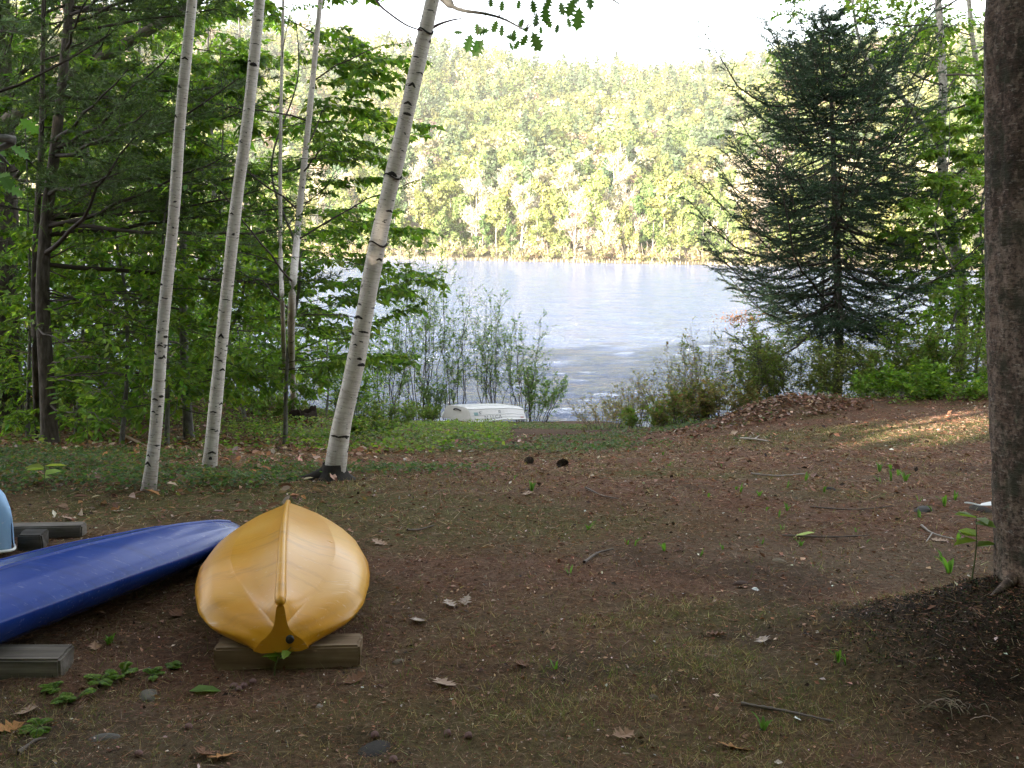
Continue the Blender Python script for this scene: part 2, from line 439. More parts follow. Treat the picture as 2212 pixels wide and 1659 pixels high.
# ================================================================== SETTING
def axis_grid(segs):
    out = [segs[0][0]]
    for a, b, st0, st1 in segs:
        n = max(1, int(round((b-a)/((st0+st1)/2))))
        w = np.linspace(st0, st1, n); w = w/w.sum()*(b-a)
        out.extend(a+np.cumsum(w))
    return np.array(out)
def grid_mesh(xs, ys, zf):
    X, Y = np.meshgrid(xs, ys); Zv = zf(X, Y)
    n, m = X.shape; i = np.arange(n*m).reshape(n, m)
    q = np.stack([i[:-1, :-1], i[:-1, 1:], i[1:, 1:], i[1:, :-1]], -1).reshape(-1, 4)
    return np.stack([X, Y, Zv], -1).reshape(-1, 3), q
def blob(x, y, cx, cy, rx, ry, s=0):
    d = ((x-cx)/rx)**2+((y-cy)/ry)**2 + 1.3*fbm(x*1.7, y*1.7, 31+s)
    return np.clip(1.25-d, 0, 1)
def zone_moss(x, y):
    m = blob(x, y, -2.2, 7.2, 2.2, 1.2)*.75 + blob(x, y, -.8, 6.0, 2.2, .8, 1)*.7 + blob(x, y, .5, 3.9, 1.6, .7, 2)*.22 + blob(x, y, 4.3, 12.2, 2.6, 1.7, 3)*.8
    m = m + blob(x, y, 1.2, 3.4, .8, .6, 4)*.2 + blob(x, y, -1, 11.5, 3.5, 1.4, 5)*.7 + .5*sstep(.05, .25, fbm(x*.9, y*1.6, 44)) + blob(x, y, 1.2, 8.2, 1.6, .5, 8)*.5
    m = m + blob(x, y, -7, 14, 5, 9, 6)*.35
    return np.clip(m, 0, 1)
def zone_sand(x, y):
    return np.clip(blob(x, y, -1.9, 2.9, 1.2, .6, 7)*.9 + blob(x, y, 1.7, 5.2, 1.2, .5, 9)*.8 + .5*sstep(.12, .3, fbm(x*1.1, y*1.3, 77)), 0, 1)
def zone_humus_shade(x, y):
    a = np.exp(-(np.abs((x-2.25)/.92)**4)-(np.abs((y-3.72)/.52)**4))  # dark humus on the root mound, its undercut shade painted in with it
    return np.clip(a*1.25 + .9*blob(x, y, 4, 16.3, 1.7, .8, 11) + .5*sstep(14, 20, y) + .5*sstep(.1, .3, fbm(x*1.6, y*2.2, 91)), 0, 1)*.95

xs = axis_grid([(-140, -30, 14, 3), (-30, -9, 2, .3), (-9, -3, .25, .07), (-3, 3.4, .06, .06), (3.4, 10, .07, .25), (10, 30, .3, 2), (30, 140, 3, 14)])
ys = axis_grid([(-140, -20, 14, 2), (-20, 2.3, 2, .12), (2.3, 8, .05, .07), (8, 20, .08, .2), (20, 38, .2, .35), (38, 110, 2, 8)])
def near_z(X, Y):
    z = land(X, Y)
    near = 1-sstep(9, 16, Y)
    return z + near*(.022*fbm(X*9, Y*9, 15, 3)+.010*fbm(X*25, Y*25, 17, 2))
gv, gq = grid_mesh(xs, ys, near_z)
cen = gv[gq].mean(1)
mb = MB(); mb.add(gv, gq, 0, np.stack([zone_moss(cen[:, 0], cen[:, 1]), zone_sand(cen[:, 0], cen[:, 1]), zone_humus_shade(cen[:, 0], cen[:, 1])], 1))
tag(mb.obj('ground', M['ground']), kind='structure')
from bisect import bisect
def ZZ(x, y): return near_z(np.asarray(x, float), np.asarray(y, float))

# lake: real waves on a sheet whose mesh gets coarser with distance
wy = axis_grid([(20, 45, .35, .14), (45, 100, .14, .5), (100, 200, .5, 1.5), (200, 420, 1.5, 4)])
wx = axis_grid([(-330, -60, 8, 1), (-60, -16, 1, .3), (-16, 16, .22, .22), (16, 60, .3, 1), (60, 330, 1, 8)])
def wave(X, Y):
    z = np.zeros_like(X)
    r2 = np.random.default_rng(5)
    for k in range(14):
        lam = .5*1.22**k; a = -PI/2 + r2.normal(0, .55)
        wx_, wy_ = math.cos(a), math.sin(a); ph = r2.uniform(0, 6.28)
        warp = 1.2*fbm(X*.05+k, Y*.08, 60+k, 2)
        amp = .0105*lam**.34
        s = np.sin(2*PI/lam*(X*wx_+Y*wy_)+ph+warp*6)
        fade = np.clip(1.3-Y/(60*lam), 0, 1)
        z = z + amp*fade*(s + .3*s*s)*(.8+.5*vnoise(X*.07+k*3, Y*.12, 80+k))
    return WATER + z
wv, wq = grid_mesh(wx, wy, wave)
mb = MB(); mb.add(wv, wq)
tag(mb.obj('water', M['water']), kind='structure')

hx = axis_grid([(-1100, -500, 60, 30), (-500, 500, 14, 14), (500, 1100, 30, 60)])
hy = axis_grid([(170, 450, 6, 8), (450, 900, 9, 16), (900, 1400, 20, 60)])
hv, hq = grid_mesh(hx, hy, farland)
mb = MB(); mb.add(hv, hq); tag(mb.obj('hills', M['hill']), kind='structure')

# ================================================================== BOATS AND TIMBERS
def plastic(name, col, faded, rough, coat=0.0, fs=3.0, scr=(.8, .7, .6)):
    m, nt, out = newmat(name)
    co = objco(nt)
    n = noise(nt, co, fs, 5, .6)
    c = mixc(nt, col, faded, ramp(nt, n.outputs['Fac'], [(.4, (0, 0, 0)), (.72, (.75, .75, .75))]))
    n2 = noise(nt, mapping(nt, co, (9, 70, 60)), 1.0, 3, .6)
    c = mixc(nt, c, scr, ramp(nt, n2.outputs['Fac'], [(.62, (0, 0, 0)), (.72, (.55, .55, .55))]))
    n3 = noise(nt, co, 55, 4, .7)
    c = mixc(nt, c, (.12, .08, .04), ramp(nt, n3.outputs['Fac'], [(.66, (0, 0, 0)), (.78, (.6, .6, .6))]))
    n4 = noise(nt, mapping(nt, co, (3, 16, 3)), 1.0, 5, .7)
    c = mixc(nt, c, tuple(np.array(col)*.55), ramp(nt, n4.outputs['Fac'], [(.52, (0, 0, 0)), (.70, (.55, .55, .55))]))
    p = nd(nt, 'ShaderNodeBsdfPrincipled'); p.inputs['Specular IOR Level'].default_value = .24
    p.inputs['Coat Weight'].default_value = coat; p.inputs['Coat Roughness'].default_value = .15
    rr = nt.nodes.new('ShaderNodeMapRange'); rr.inputs[3].default_value = rough-.07; rr.inputs[4].default_value = rough+.12
    nt.links.new(n.outputs['Fac'], rr.inputs[0]); nt.links.new(rr.outputs[0], p.inputs['Roughness'])
    nt.links.new(c, p.inputs['Base Color'])
    nt.links.new(bump(nt, n2.outputs['Fac'], .04, .003), p.inputs['Normal'])
    nt.links.new(p.outputs[0], out.inputs['Surface']); return m
M['yellow'] = plastic('yellow_plastic', (.50, .22, .008), (.53, .29, .045), .28, 0, 2.5, (.62, .42, .22))
M['blue'] = plastic('blue_plastic', (.009, .036, .225), (.018, .055, .26), .2, .0, 3, (.16, .2, .38))
M['paleblue'] = plastic('pale_blue_paint', (.22, .38, .60), (.30, .45, .64), .4, 0, 3, (.5, .55, .6))
M['white'] = plain('white_trim', (.72, .73, .72), .4, .4, 20, .2)
M['black'] = plain('black_rubber', (.012, .012, .012), .5, .4, 20, .2)
M['alu'] = plain('weathered_aluminium_paint', (.66, .64, .62), .42, .5, 9, .22, .1)
M['aludark'] = plain('worn_grey_lettering', (.16, .17, .19), .6, .3, 60, .5)
M['teal'] = plain('teal_sticker', (.26, .40, .40), .6, .3, 40, .3)
M['redtag'] = plain('faded_red_sticker', (.42, .24, .22), .6, .3, 40, .3)

def lofted(mb, sec, mi=0, cap=True):
    """sec (n,k,3) closed rings"""
    n, k, _ = sec.shape; i = np.arange(n*k).reshape(n, k)
    q = np.stack([i[:-1], np.roll(i, -1, 1)[:-1], np.roll(i, -1, 1)[1:], i[1:]], -1).reshape(-1, 4)
    mb.add(sec.reshape(-1, 3), q, mi)
    if cap:
        for s in (0, n-1):
            c = sec[s].mean(0); v = np.vstack([sec[s], c]); f = np.array([[a, (a+1) % k, k] for a in range(k)])
            mb.add(v, f, mi)
def half_section(w, k, h, d, cw=.60, cd=.30, bul=.0):
    ck = k-cd*(k-h)
    P = [(0, k)] + [(cw*w*t, k+(ck-k)*t - bul*4*t*(1-t)*(-1)) for t in (.12, .35, .68, .94, 1.0)]
    P += [(cw*w+(w-cw*w)*a, ck+(h-ck)*b) for a, b in ((.14, .08), (.5, .30), (.80, .58), (.95, .82))]
    P += [(w, h), (.975*w, h-.2*(h-d)), (.88*w, h-.48*(h-d)), (.68*w, h-.80*(h-d)), (.36*w, d+.03*(h-d)), (0, d)]
    return np.array(P)
def ring(P):      # right half -> closed ring (x,z)
    L = P[1:-1][::-1]*np.array([-1, 1])
    return np.vstack([P, L])

# ---- yellow kayak, upside down, end towards the camera
o0 = np.array([-.84, 3.66, 0]); ax = np.array([-.52, 2.6, 0]); ax /= np.linalg.norm(ax); sd = np.array([ax[1], -ax[0], 0])
def place(sec2, s): return o0 + ax*s + sec2[:, :1]*sd + sec2[:, 1:]*np.array([0, 0, 1.])
kay = thing('kayak', 'yellow kayak lying upside down on a wooden block with its end towards us', 'kayak', (o0[0], o0[1], .09))
ss = [0, .02, .05, .09, .14, .2, .27, .36, .48, .62, .8, 1.0, 1.2, 1.4, 1.6, 1.8, 1.98, 2.12, 2.22, 2.28]
kk = np.interp(ss, [0, .15, .4, .7, 1.0, 1.4, 1.8, 2.1, 2.28], [.272, .295, .335, .348, .330, .276, .196, .12, .07])
ww = np.interp(ss, [0, .05, .12, .25, .55, .8, 1.2, 1.5, 1.8, 2.1, 2.22, 2.28], [.13, .205, .258, .315, .362, .366, .335, .28, .19, .085, .035, .012])
hh = np.interp(ss, [0, .3, .8, 1.5, 2.28], [.155, .165, .16, .11, .07])
dd = np.interp(ss, [0, .2, .5, 1.2, 2.28], [.088, .082, .078, .045, .0])
bell = np.array([(0, .272), (.008, .270), (.014, .262), (.017, .245), (.019, .225), (.022, .205), (.026, .190), (.034, .172), (.048, .155), (.062, .143), (.072, .135), (.080, .125), (.092, .110), (.098, .098), (.07, .088), (0, .088)])
secs = []
for s, k_, w_, h_, d_ in zip(ss, kk, ww, hh, dd):
    P = half_section(w_, k_, h_, d_, .60, .46, -.014*min(1, max(0, (1.9-s)/1.2)))
    b = min(1, s/.22)**.5
    idx = np.arange(16)
    bb = np.where(idx < 7, min(1, s/.55)**.60, np.where(idx < 10, b, min(1, s/.11)**.5))[:, None]
    P = bell*(1-bb) + P*bb
    secs.append(place(ring(P), s))
mb = MB(); lofted(mb, np.array(secs))
hull = mb.obj('hull', M['yellow'], kay)
_sh = hull.data.attributes.new('sharp_edge', 'BOOLEAN', 'EDGE')
for e_ in hull.data.edges:
    a_, b_ = e_.vertices
    if a_ < 600 and b_ < 600 and a_ % 30 == b_ % 30 and a_ % 30 in (5, 25): _sh.data[e_.index].value = True
# keel ridge: a raised rib that stops short of the end face
ks = np.linspace(.01, 2.2, 44); kz = np.interp(ks, ss, kk)
KP = o0 + ks[:, None]*ax + np.stack([0*ks, 0*ks, kz+.007], 1)
mb = MB(); tubes(mb, KP, np.interp(ks, [.0, .03, .1, .6, 2.2], [.019, .023, .021, .015, .009]), 12)
c0 = KP[0]
u_, v_ = np.meshgrid(np.linspace(0, 2*PI, 11), np.linspace(0, PI, 7))
sph = np.stack([np.cos(u_)*np.sin(v_), np.sin(u_)*np.sin(v_), np.cos(v_)], -1).reshape(-1, 3)
def quad_idx(n, m):
    i = np.arange(n*m).reshape(n, m); return np.stack([i[:-1, :-1], i[:-1, 1:], i[1:, 1:], i[1:, :-1]], -1).reshape(-1, 4)
mb.add(c0+sph*.0195, quad_idx(7, 11)); mb.obj('keel_strip', M['yellow'], hull, origin=kay.location)
for sg in ():
    cp = np.array(secs)[3:17, 5 if sg == 0 else 25]; mb = MB(); tubes(mb, spline(cp, 50), np.full(50, .0024)*np.sin(np.linspace(.15, PI-.1, 50))**.4, 6); mb.obj('chine_ridge', M['yellow'], hull, origin=kay.location)
def disc(mb, c, n, r, th, sides=14):
    n = norm(np.asarray(n, float)); tubes(mb, np.array([c-n*.004, c+n*th*.7, c+n*th, c+n*th*1.02]), np.array([r, r, r*.8, .0005]), sides)
mb = MB(); dp = o0 + sd*.032 - ax*.004 + np.array([0, 0, .138]); disc(mb, dp, -ax, .0155, .010); mb.obj('drain_plug', M['black'], hull, origin=kay.location)
# recessed hand slot outline on the left flank
mb = MB(); sl = o0 + ax*.11 + np.array([0, 0, .128]) - sd*.197
tubes(mb, np.array([sl-sd*.035+np.array([0, 0, .018]), sl, sl+sd*.035-np.array([0, 0, .016])]), np.array([.004, .006, .004]), 6); mb.obj('grip_slot', plain('dark_yellow_recess', (.40, .15, .01), .5, .3), hull, origin=kay.location)

def wood(name, cols, sc_=1.0):
    m, nt, out = newmat(name)
    co = objco(nt)
    n = noise(nt, mapping(nt, co, (2.2*sc_, 34*sc_, 34*sc_)), 1.0, 6, .6); n2 = noise(nt, co, 9, 4)
    c = ramp(nt, n.outputs['Fac'], [(.28, cols[0]), (.5, cols[1]), (.75, cols[2])])
    c = mixc(nt, c, (.5, .5, .5), ramp(nt, n2.outputs['Fac'], [(.45, (0, 0, 0)), (.75, (.5, .5, .5))]), 'MULTIPLY')
    p = nd(nt, 'ShaderNodeBsdfPrincipled', Roughness=.85); p.inputs['Specular IOR Level'].default_value = .2
    nt.links.new(c, p.inputs['Base Color']); nt.links.new(bump(nt, n.outputs['Fac'], .5, .006), p.inputs['Normal'])
    nt.links.new(p.outputs[0], out.inputs['Surface']); return m
M['timber'] = wood('sawn_timber', [(.10, .062, .036), (.19, .128, .078), (.30, .225, .15)])
M['timbergrey'] = wood('weathered_timber', [(.07, .058, .048), (.145, .125, .105), (.24, .21, .18)])
M['timberdark'] = wood('dark_timber', [(.03, .026, .022), (.06, .052, .045), (.11, .1, .09)])
M['greenpaint'] = plain('dark_green_paint', (.012, .035, .026), .7, .2, 15, .4)
import bmesh
def beam(name, size, loc, rz, mat, label, cat, parent=None, tilt=0, bev=.008, rough=.009):
    bm = bmesh.new(); bmesh.ops.create_cube(bm, size=1)
    for v in bm.verts: v.co = Vector((v.co.x*size[0], v.co.y*size[1], v.co.z*size[2]))
    bmesh.ops.bevel(bm, geom=bm.edges[:], offset=bev, segments=2, affect='EDGES')
    bmesh.ops.subdivide_edges(bm, edges=[e for e in bm.edges if e.calc_length() > .06], cuts=5, use_grid_fill=True)
    for v in bm.verts:
        n = vnoise(v.co.x*11+v.co.y*5, v.co.z*13+v.co.y*17, 3)-.5; v.co += v.co.normalized()*float(n)*rough*2
    me = bpy.data.meshes.new(name); bm.to_mesh(me); bm.free(); me.materials.append(mat)
    for p in me.polygons: p.use_smooth = False
    o = bpy.data.objects.new(name, me); link(o, parent); o.location = [float(a) for a in loc]; o.rotation_euler = (0, tilt, rz)
    if label: tag(o, label, cat)
    return o
pA = gnd(458, 1452); pB = gnd(774, 1448)
bz = .5*(pA[2]+pB[2]); ctr = (pA+pB)/2
beam('wooden_block', (np.linalg.norm((pB-pA)[:2]), .13, .092), (ctr[0], ctr[1]+.075, bz+.046-.006), math.atan2(pB[1]-pA[1], pB[0]-pA[0]), M['timber'], 'brown wooden block under the yellow kayak', 'timber')
kay.location.z = bz+.086

# ---- blue kayak
o1 = np.array([-1.40, 5.28, 0]); ax1 = np.array([-.42, -.90, 0]); ax1 /= np.linalg.norm(ax1); sd1 = np.array([ax1[1], -ax1[0], 0])
bk = thing('kayak', 'glossy blue kayak lying upside down beside the yellow one', 'kayak', (o1[0], o1[1], 0))
ss1 = np.array([0, .02, .06, .12, .2, .32, .5, .75, 1.05, 1.4, 1.8, 2.2, 2.6, 2.85, 3.0, 3.05])
k1 = np.interp(ss1, [0, .05, .2, .5, 1.0, 1.5, 2.2, 2.8, 3.05], [.075, .13, .175, .225, .268, .29, .285, .22, .12])
w1 = np.interp(ss1, [0, .02, .06, .12, .2, .5, .9, 1.5, 2.1, 2.7, 3.0, 3.05], [.01, .04, .075, .105, .135, .215, .275, .305, .29, .17, .05, .01])
h1 = np.interp(ss1, [0, .4, 1.2, 2.2, 3.05], [.055, .12, .185, .195, .1]); d1 = np.interp(ss1, [0, .4, 1.2, 3.05], [.02, .02, .035, .04])
secs = []
for s, k_, w_, h_, d_ in zip(ss1, k1, w1, h1, d1):
    P = half_section(w_, k_, h_, d_, .62, .30); P[1:5, 1] += np.array([.002, .006, .008, .003])*min(1, s)
    g = ring(P)
    secs.append(o1 + ax1*s + g[:, :1]*sd1 + g[:, 1:]*np.array([0, 0, 1.]))
mb = MB(); lofted(mb, np.array(secs))
bh = mb.obj('hull', M['blue'], bk); md = bh.modifiers.new('sub', 'SUBSURF'); md.levels = 2; md.render_levels = 2
ks = np.linspace(.1, 2.95, 40)
mb = MB(); tubes(mb, o1+ks[:, None]*ax1+np.stack([0*ks, 0*ks, np.interp(ks, ss1, k1)-.004], 1), np.full(40, .011), 8); mb.obj('keel_strip', M['blue'], bh, origin=bk.location)
sB_ = np.array(secs)
for j in (4,):
    cp = sB_[2:-2, j]; mb = MB(); tubes(mb, spline(cp, 60), np.full(60, .0035)*np.sin(np.linspace(.25, PI-.2, 60))**.5, 8); mb.obj('hull_ridge', M['blue'], bh, origin=bk.location)
bk.location.z = Z(-1.9, 4.0)-.0

# timbers at the left edge
pA = gnd(168, 1470); 
beam('wooden_beam', (1.25, .15, .095), (pA[0]-.69, pA[1]+.05, pA[2]+.026), .03, M['timbergrey'], 'weathered grey timber lying in front of the blue kayak', 'timber')
pa2 = gnd(-250, 1475)
gp = beam('painted_face', (1.12, .004, .085), (-.04-.06, -.0772, -.002), 0, M['greenpaint'], None, None, parent=bpy.data.objects['wooden_beam'])
gp.scale = (.55, 1, 1); gp.location.x = -.22

# ---- pale blue canoe at the left edge, upside down on timbers
o2 = np.array([-2.53, 5.12, 0]); ax2 = np.array([-1, .12, 0]); ax2 /= np.linalg.norm(ax2); sd2 = np.array([ax2[1], -ax2[0], 0])
cn = thing('canoe', 'pale blue canoe upside down on timbers at the left edge', 'canoe', (o2[0], o2[1], .1))
s2 = np.array([0, .015, .05, .11, .2, .35, .6, 1.0, 1.6, 2.2])
k2 = np.interp(s2, [0, .02, .06, .12, .25, .6, 2.2], [.20, .27, .33, .37, .40, .425, .43])
w2 = np.interp(s2, [0, .015, .05, .11, .2, .6, 1.2, 2.2], [.012, .04, .075, .115, .17, .29, .38, .42])
g2 = np.interp(s2, [0, .3, 1, 2.2], [.02, .06, .10, .11])
secs = []; rim = [[], []]
for s, k_, w_, g_ in zip(s2, k2, w2, g2):
    P = [(0, k_)] + [(w_*math.sin(a)**.8, g_+(k_-g_)*math.cos(a)**.75) for a in np.linspace(.12, PI/2-.03, 9)] + [(w_, g_)]
    P = np.array(P); Pi = P[::-1]*np.array([.94, 1]) - np.array([0, .008]); Pi[0, 1] = g_
    Lh = P[1:][::-1]*np.array([-1, 1]); full = np.vstack([Lh, P])                  # left gunwale over the keel to the right gunwale
    inner = full[::-1]*np.array([.95, 1]) - np.array([0, .007])
    inner[0, 1] = inner[-1, 1] = g_
    g = np.vstack([full, inner])
    W3 = o2 + ax2*s + g[:, :1]*sd2 + g[:, 1:]*np.array([0, 0, 1.]); secs.append(W3)
    rim[0].append(W3[0]); rim[1].append(W3[len(full)-1])
mb = MB(); lofted(mb, np.array(secs), cap=True); mb.obj('hull', M['paleblue'], cn)
mb = MB(); rp = np.array(rim[0][::-1]+rim[1]); tubes(mb, spline(rp, 60), np.full(60, .008), 8); mb.obj('gunwale', M['white'], cn)
zc = Z(-2.7, 5.0)
cn.location.z += zc+.012
pb = gnd(100, 1182)
for ch in cn.children: pass
beam('wooden_beam', (.95, .09, .07), (-2.80, 5.46, Z(-2.7, 5.4)+.035), .10, M['timbergrey'], 'grey timber crosspiece under the pale blue canoe', 'timber')
q = gnd(62, 1193)
beam('wooden_post', (.13, .12, .095), (q[0], q[1]+.06, q[2]+.04), .08, M['timberdark'], 'short dark timber stub under the canoe crosspiece', 'timber')

# ---- aluminium rowing boat, upside down by the water
bl = pt(955.5, 910, 31.2); br = pt(1020, 914, 30.4)
A0 = np.array([bl[0], bl[1], Z(bl[0], bl[1])]); A1 = np.array([br[0], br[1], Z(br[0], br[1])])
tv = A1-A0; tv[2] = 0; tw = np.linalg.norm(tv); tx = tv/tw
lx = np.array([-tx[1], tx[0], 0]); lx = norm(lx*.78 + tx*.42)             # length axis
BL = 1.95
tc = (A0+A1)/2; zb = min(A0[2], A1[2])+.16
boat = thing('rowing_boat', 'white aluminium rowing boat turned upside down on the grass by the water', 'boat', (tc[0], tc[1], zb))
HB = .43
def bsec(s):
    f = s/BL
    w = np.interp(f, [0, .25, .6, .85, 1], [.5*tw, .54*tw, .5*tw, .36*tw, .27*tw])
    top = np.interp(f, [0, .3, .7, 1], [HB, HB, HB*.94, HB*.72]); gz = np.interp(f, [0, .5, 1], [0, .05, -.02])
    bw = w*.80
    P = [(0, top), (.35*bw, top-.004), (.7*bw, top-.018), (.92*bw, top-.06), (bw, top-.13)] + [(bw+(w-bw)*t, top-.13+(gz-top+.13)*t) for t in (.33, .66, 1)]
    P = np.array(P); return np.vstack([P[1:][::-1]*np.array([-1, 1]), P])
sB = np.linspace(0, BL, 15)
S3 = np.array([[tc + np.array([0, 0, zb-tc[2]]) + lx*s + g[0]*tx + np.array([0, 0, g[1]]) for g in bsec(s)] for s in sB])
n_, k_ = S3.shape[:2]
mb = MB(); mb.add(S3.reshape(-1, 3), quad_idx(n_, k_)); ho = mb.obj('hull', M['alu'], boat, smooth=False)
md = ho.modifiers.new('thick', 'SOLIDIFY'); md.thickness = .012; md.offset = -1
def endplate(sec): 
    c = sec.mean(0); v = np.vstack([sec, c]); k = len(sec)
    return v, np.array([[i, (i+1) % k, k] for i in range(k)])
mb = MB(); v, f = endplate(S3[0]-lx*.004); mb.add(v, f); v2, f2 = endplate(S3[0]+lx*.02); mb.add(v2, f2); tro = mb.obj('transom', M['alu'], boat, smooth=False)
mb = MB(); v, f = endplate(S3[-1]+lx*.004); mb.add(v, f); mb.obj('bow_plate', M['alu'], boat, smooth=False)
for i in (0, k_-1):
    mb = MB(); tubes(mb, S3[:, i]+np.array([0, 0, .0]), np.full(n_, .024), 8); mb.obj('gunwale', M['white'], boat)
for i in (4, 6, 7, 8, 10):
    mb = MB(); tubes(mb, S3[:, i]+np.array([0, 0, .006]), np.full(n_, .013), 6); mb.obj('keel_strake', M['white'], ho, origin=boat.location)
for i in (12, 13):
    mb = MB(); tubes(mb, S3[:, i]+tx*.004, np.full(n_, .009), 6); mb.obj('side_seam', M['white'], ho, origin=boat.location)
hc = tc + np.array([0, 0, zb-tc[2]+.30]) - lx*.01 + tx*.03
a = np.linspace(0, PI, 9)
mb = MB(); tubes(mb, np.array([hc + tx*.13*math.cos(t)*-1 - lx*.05*math.sin(t)**.5 + np.array([0, 0, .05*math.sin(t)]) for t in a]), np.full(9, .019), 7); mb.obj('handle', M['black'], tro, origin=boat.location)
def lettering(txt, size, org, xdir, ydir, mat, parent, name):
    cu = bpy.data.curves.new(name, 'FONT'); cu.body = txt; cu.size = size; cu.extrude = .002; cu.space_character = 1.05
    tmp = bpy.data.objects.new(name, cu); C.objects.link(tmp)
    dg = bpy.context.evaluated_depsgraph_get(); me = bpy.data.meshes.new_from_object(tmp.evaluated_get(dg)); C.objects.unlink(tmp); bpy.data.objects.remove(tmp)
    x = Vector(xdir).normalized(); y = Vector(ydir).normalized(); z = x.cross(y).normalized(); y = z.cross(x)
    mt = Matrix((x, y, z)).transposed().to_4x4(); mt.translation = Vector(org) - parent.location
    me.transform(mt); me.materials.clear(); me.materials.append(mat)
    o = bpy.data.objects.new(name, me); link(o, parent); return o
def side(s, t, off=.012):      # on the right side plank: s along, t 0 top .. 1 gunwale
    i = np.interp(s, sB, np.arange(n_)); i0 = int(min(i, n_-2)); fr = i-i0
    a_ = S3[i0, 11]*(1-fr)+S3[i0+1, 11]*fr; b_ = S3[i0, 14]*(1-fr)+S3[i0+1, 14]*fr
    nn = norm(np.cross(lx, b_-a_)); nn = nn if nn @ tx > 0 else -nn
    return a_+(b_-a_)*t + nn*off
xd = side(.9, .4)-side(.4, .4); yd = side(.6, .05)-side(.6, .9)
lettering('SYNCM R', .165, side(.26, .37), xd, yd, M['aludark'], boat, 'lettering')
lettering('N LLCA', .16, side(.38, .80), xd, yd, M['aludark'], boat, 'lettering')
def sticker(s0, s1, t0, t1, mat):
    mb = MB(); mb.add(np.array([side(s0, t0), side(s1, t0), side(s1, t1), side(s0, t1)]), [[0, 1, 2, 3]]); mb.obj('sticker', mat, boat, smooth=False)
sticker(.12, .24, .08, .38, M['teal']); sticker(1.72, 1.86, .66, .93, M['redtag'])
# ================================================================== NEAR TREES
GREEN = [(.105, .195, .022), (.14, .235, .026), (.082, .165, .022), (.19, .275, .034)]
LIME = [(.16, .25, .036), (.20, .28, .05), (.13, .215, .03)]
OLIVE = [(.145, .17, .045), (.115, .15, .036), (.18, .19, .06)]
SUNGAPS = []          # filled before the shading wood is built

def leaf_cloud(mbl, tw, per, L, cols, droop=.35, simple=True, r=rng, ar=.55, tip=True, t0=.15, clear=None):
    """leaves along twigs tw (B,n,3)"""
    B = len(tw)
    t = np.clip((np.arange(per)[None]+r.uniform(.2, .8, (B, per)))/per*(1-t0)+t0, 0, 1)
    pos, tan = along(tw, t)
    perp = norm(np.cross(tan, [0, 0, 1.])+1e-6)
    side = np.where((np.arange(per)[None]+r.integers(0, 2, (B, 1))) % 2, 1., -1.)[..., None]
    d = .55*tan + side*perp*.75 + r.normal(0, .28, tan.shape); d[..., 2] -= droop
    n = np.array([0, 0, 1.]) + r.normal(0, .38, tan.shape)
    pos = pos.reshape(-1, 3); d = d.reshape(-1, 3); n = n.reshape(-1, 3)
    if clear is not None:
        k = clear(pos); pos, d, n = pos[k], d[k], n[k]
    N = len(pos); LL = L*np.exp(r.normal(0, .25, N))
    leaves(mbl, pos, d, n, LL, LL*ar, vary(pick(cols, N, r), N, .22, .07, r), simple)

def limbs(mbt, trunkP, trunkR, nprim, t0, t1, Lf, elev, per2, L2, leafper, leafL, cols, mbl, az=None, curv=-.05, wob=.10, per3=0, L3=.25, droop=.35, col=(.09, .075, .06), simple=True, r=rng, flat=.9, clear=None, leaf_t0=.15, bsides=5, rad=.32, ang2=.85):
    T = np.linspace(t0, t1, nprim) + r.uniform(-.4, .4, nprim)*(t1-t0)/max(nprim, 1)
    T = np.clip(T, t0, t1)
    pos, tan = along(trunkP[None], T[None]); pos = pos[0]
    A = (np.arange(nprim)*2.4+r.uniform(0, 6.3)) if az is None else r.uniform(az[0], az[1], nprim)
    A = A + r.normal(0, .25, nprim)
    e = elev(T) if callable(elev) else np.full(nprim, elev)
    e = e + r.normal(0, .2, nprim)
    D = np.stack([np.cos(A)*np.cos(e), np.sin(A)*np.cos(e), np.sin(e)], 1)
    Ls = np.array([Lf(x) for x in T])*np.exp(r.normal(0, .15, nprim))
    P1 = branches(pos, D, Ls, 9, curv, wob, r)
    R0 = np.interp(T, np.linspace(0, 1, len(trunkR)), trunkR)*rad
    R0 = np.minimum(R0, Ls*.018+.004)
    tubes(mbt, P1, R0[:, None]*np.linspace(1, .25, 9)[None], bsides, 0, col)
    s, d, tt = spawn(P1, per2, .18, .98, ang2, flat, r)
    LL = np.repeat(Ls, per2)*L2*(1.15-.75*tt)*np.exp(r.normal(0, .2, len(tt)))
    P2 = branches(s, d, LL, 6, -.08, .12, r)
    tubes(mbt, P2, (np.repeat(R0, per2)*.35)[:, None]*np.linspace(1, .3, 6)[None], 3, 0, col)
    tw = P2
    if per3:
        s, d, tt = spawn(P2, per3, .2, .97, .8, flat, r)
        L_3 = np.repeat(LL, per3)*L3*2*(1.1-.6*tt)
        P3 = branches(s, d, L_3, 4, -.08, .1, r)
        tubes(mbt, P3, np.full((len(P3), 4), .0022), 3, 0, col)
        leaf_cloud(mbl, P3, leafper, leafL, cols, droop, simple, r, clear=clear, t0=leaf_t0)
    leaf_cloud(mbl, tw, max(3, leafper), leafL, cols, droop, simple, r, clear=clear, t0=leaf_t0)
    leaf_cloud(mbl, P1[:, 5:], 6, leafL, cols, droop, simple, r, clear=clear, t0=.3)

def flare(R, L, amt=.5, ln=.25):
    return R*(1+amt*np.exp(-L/ln))

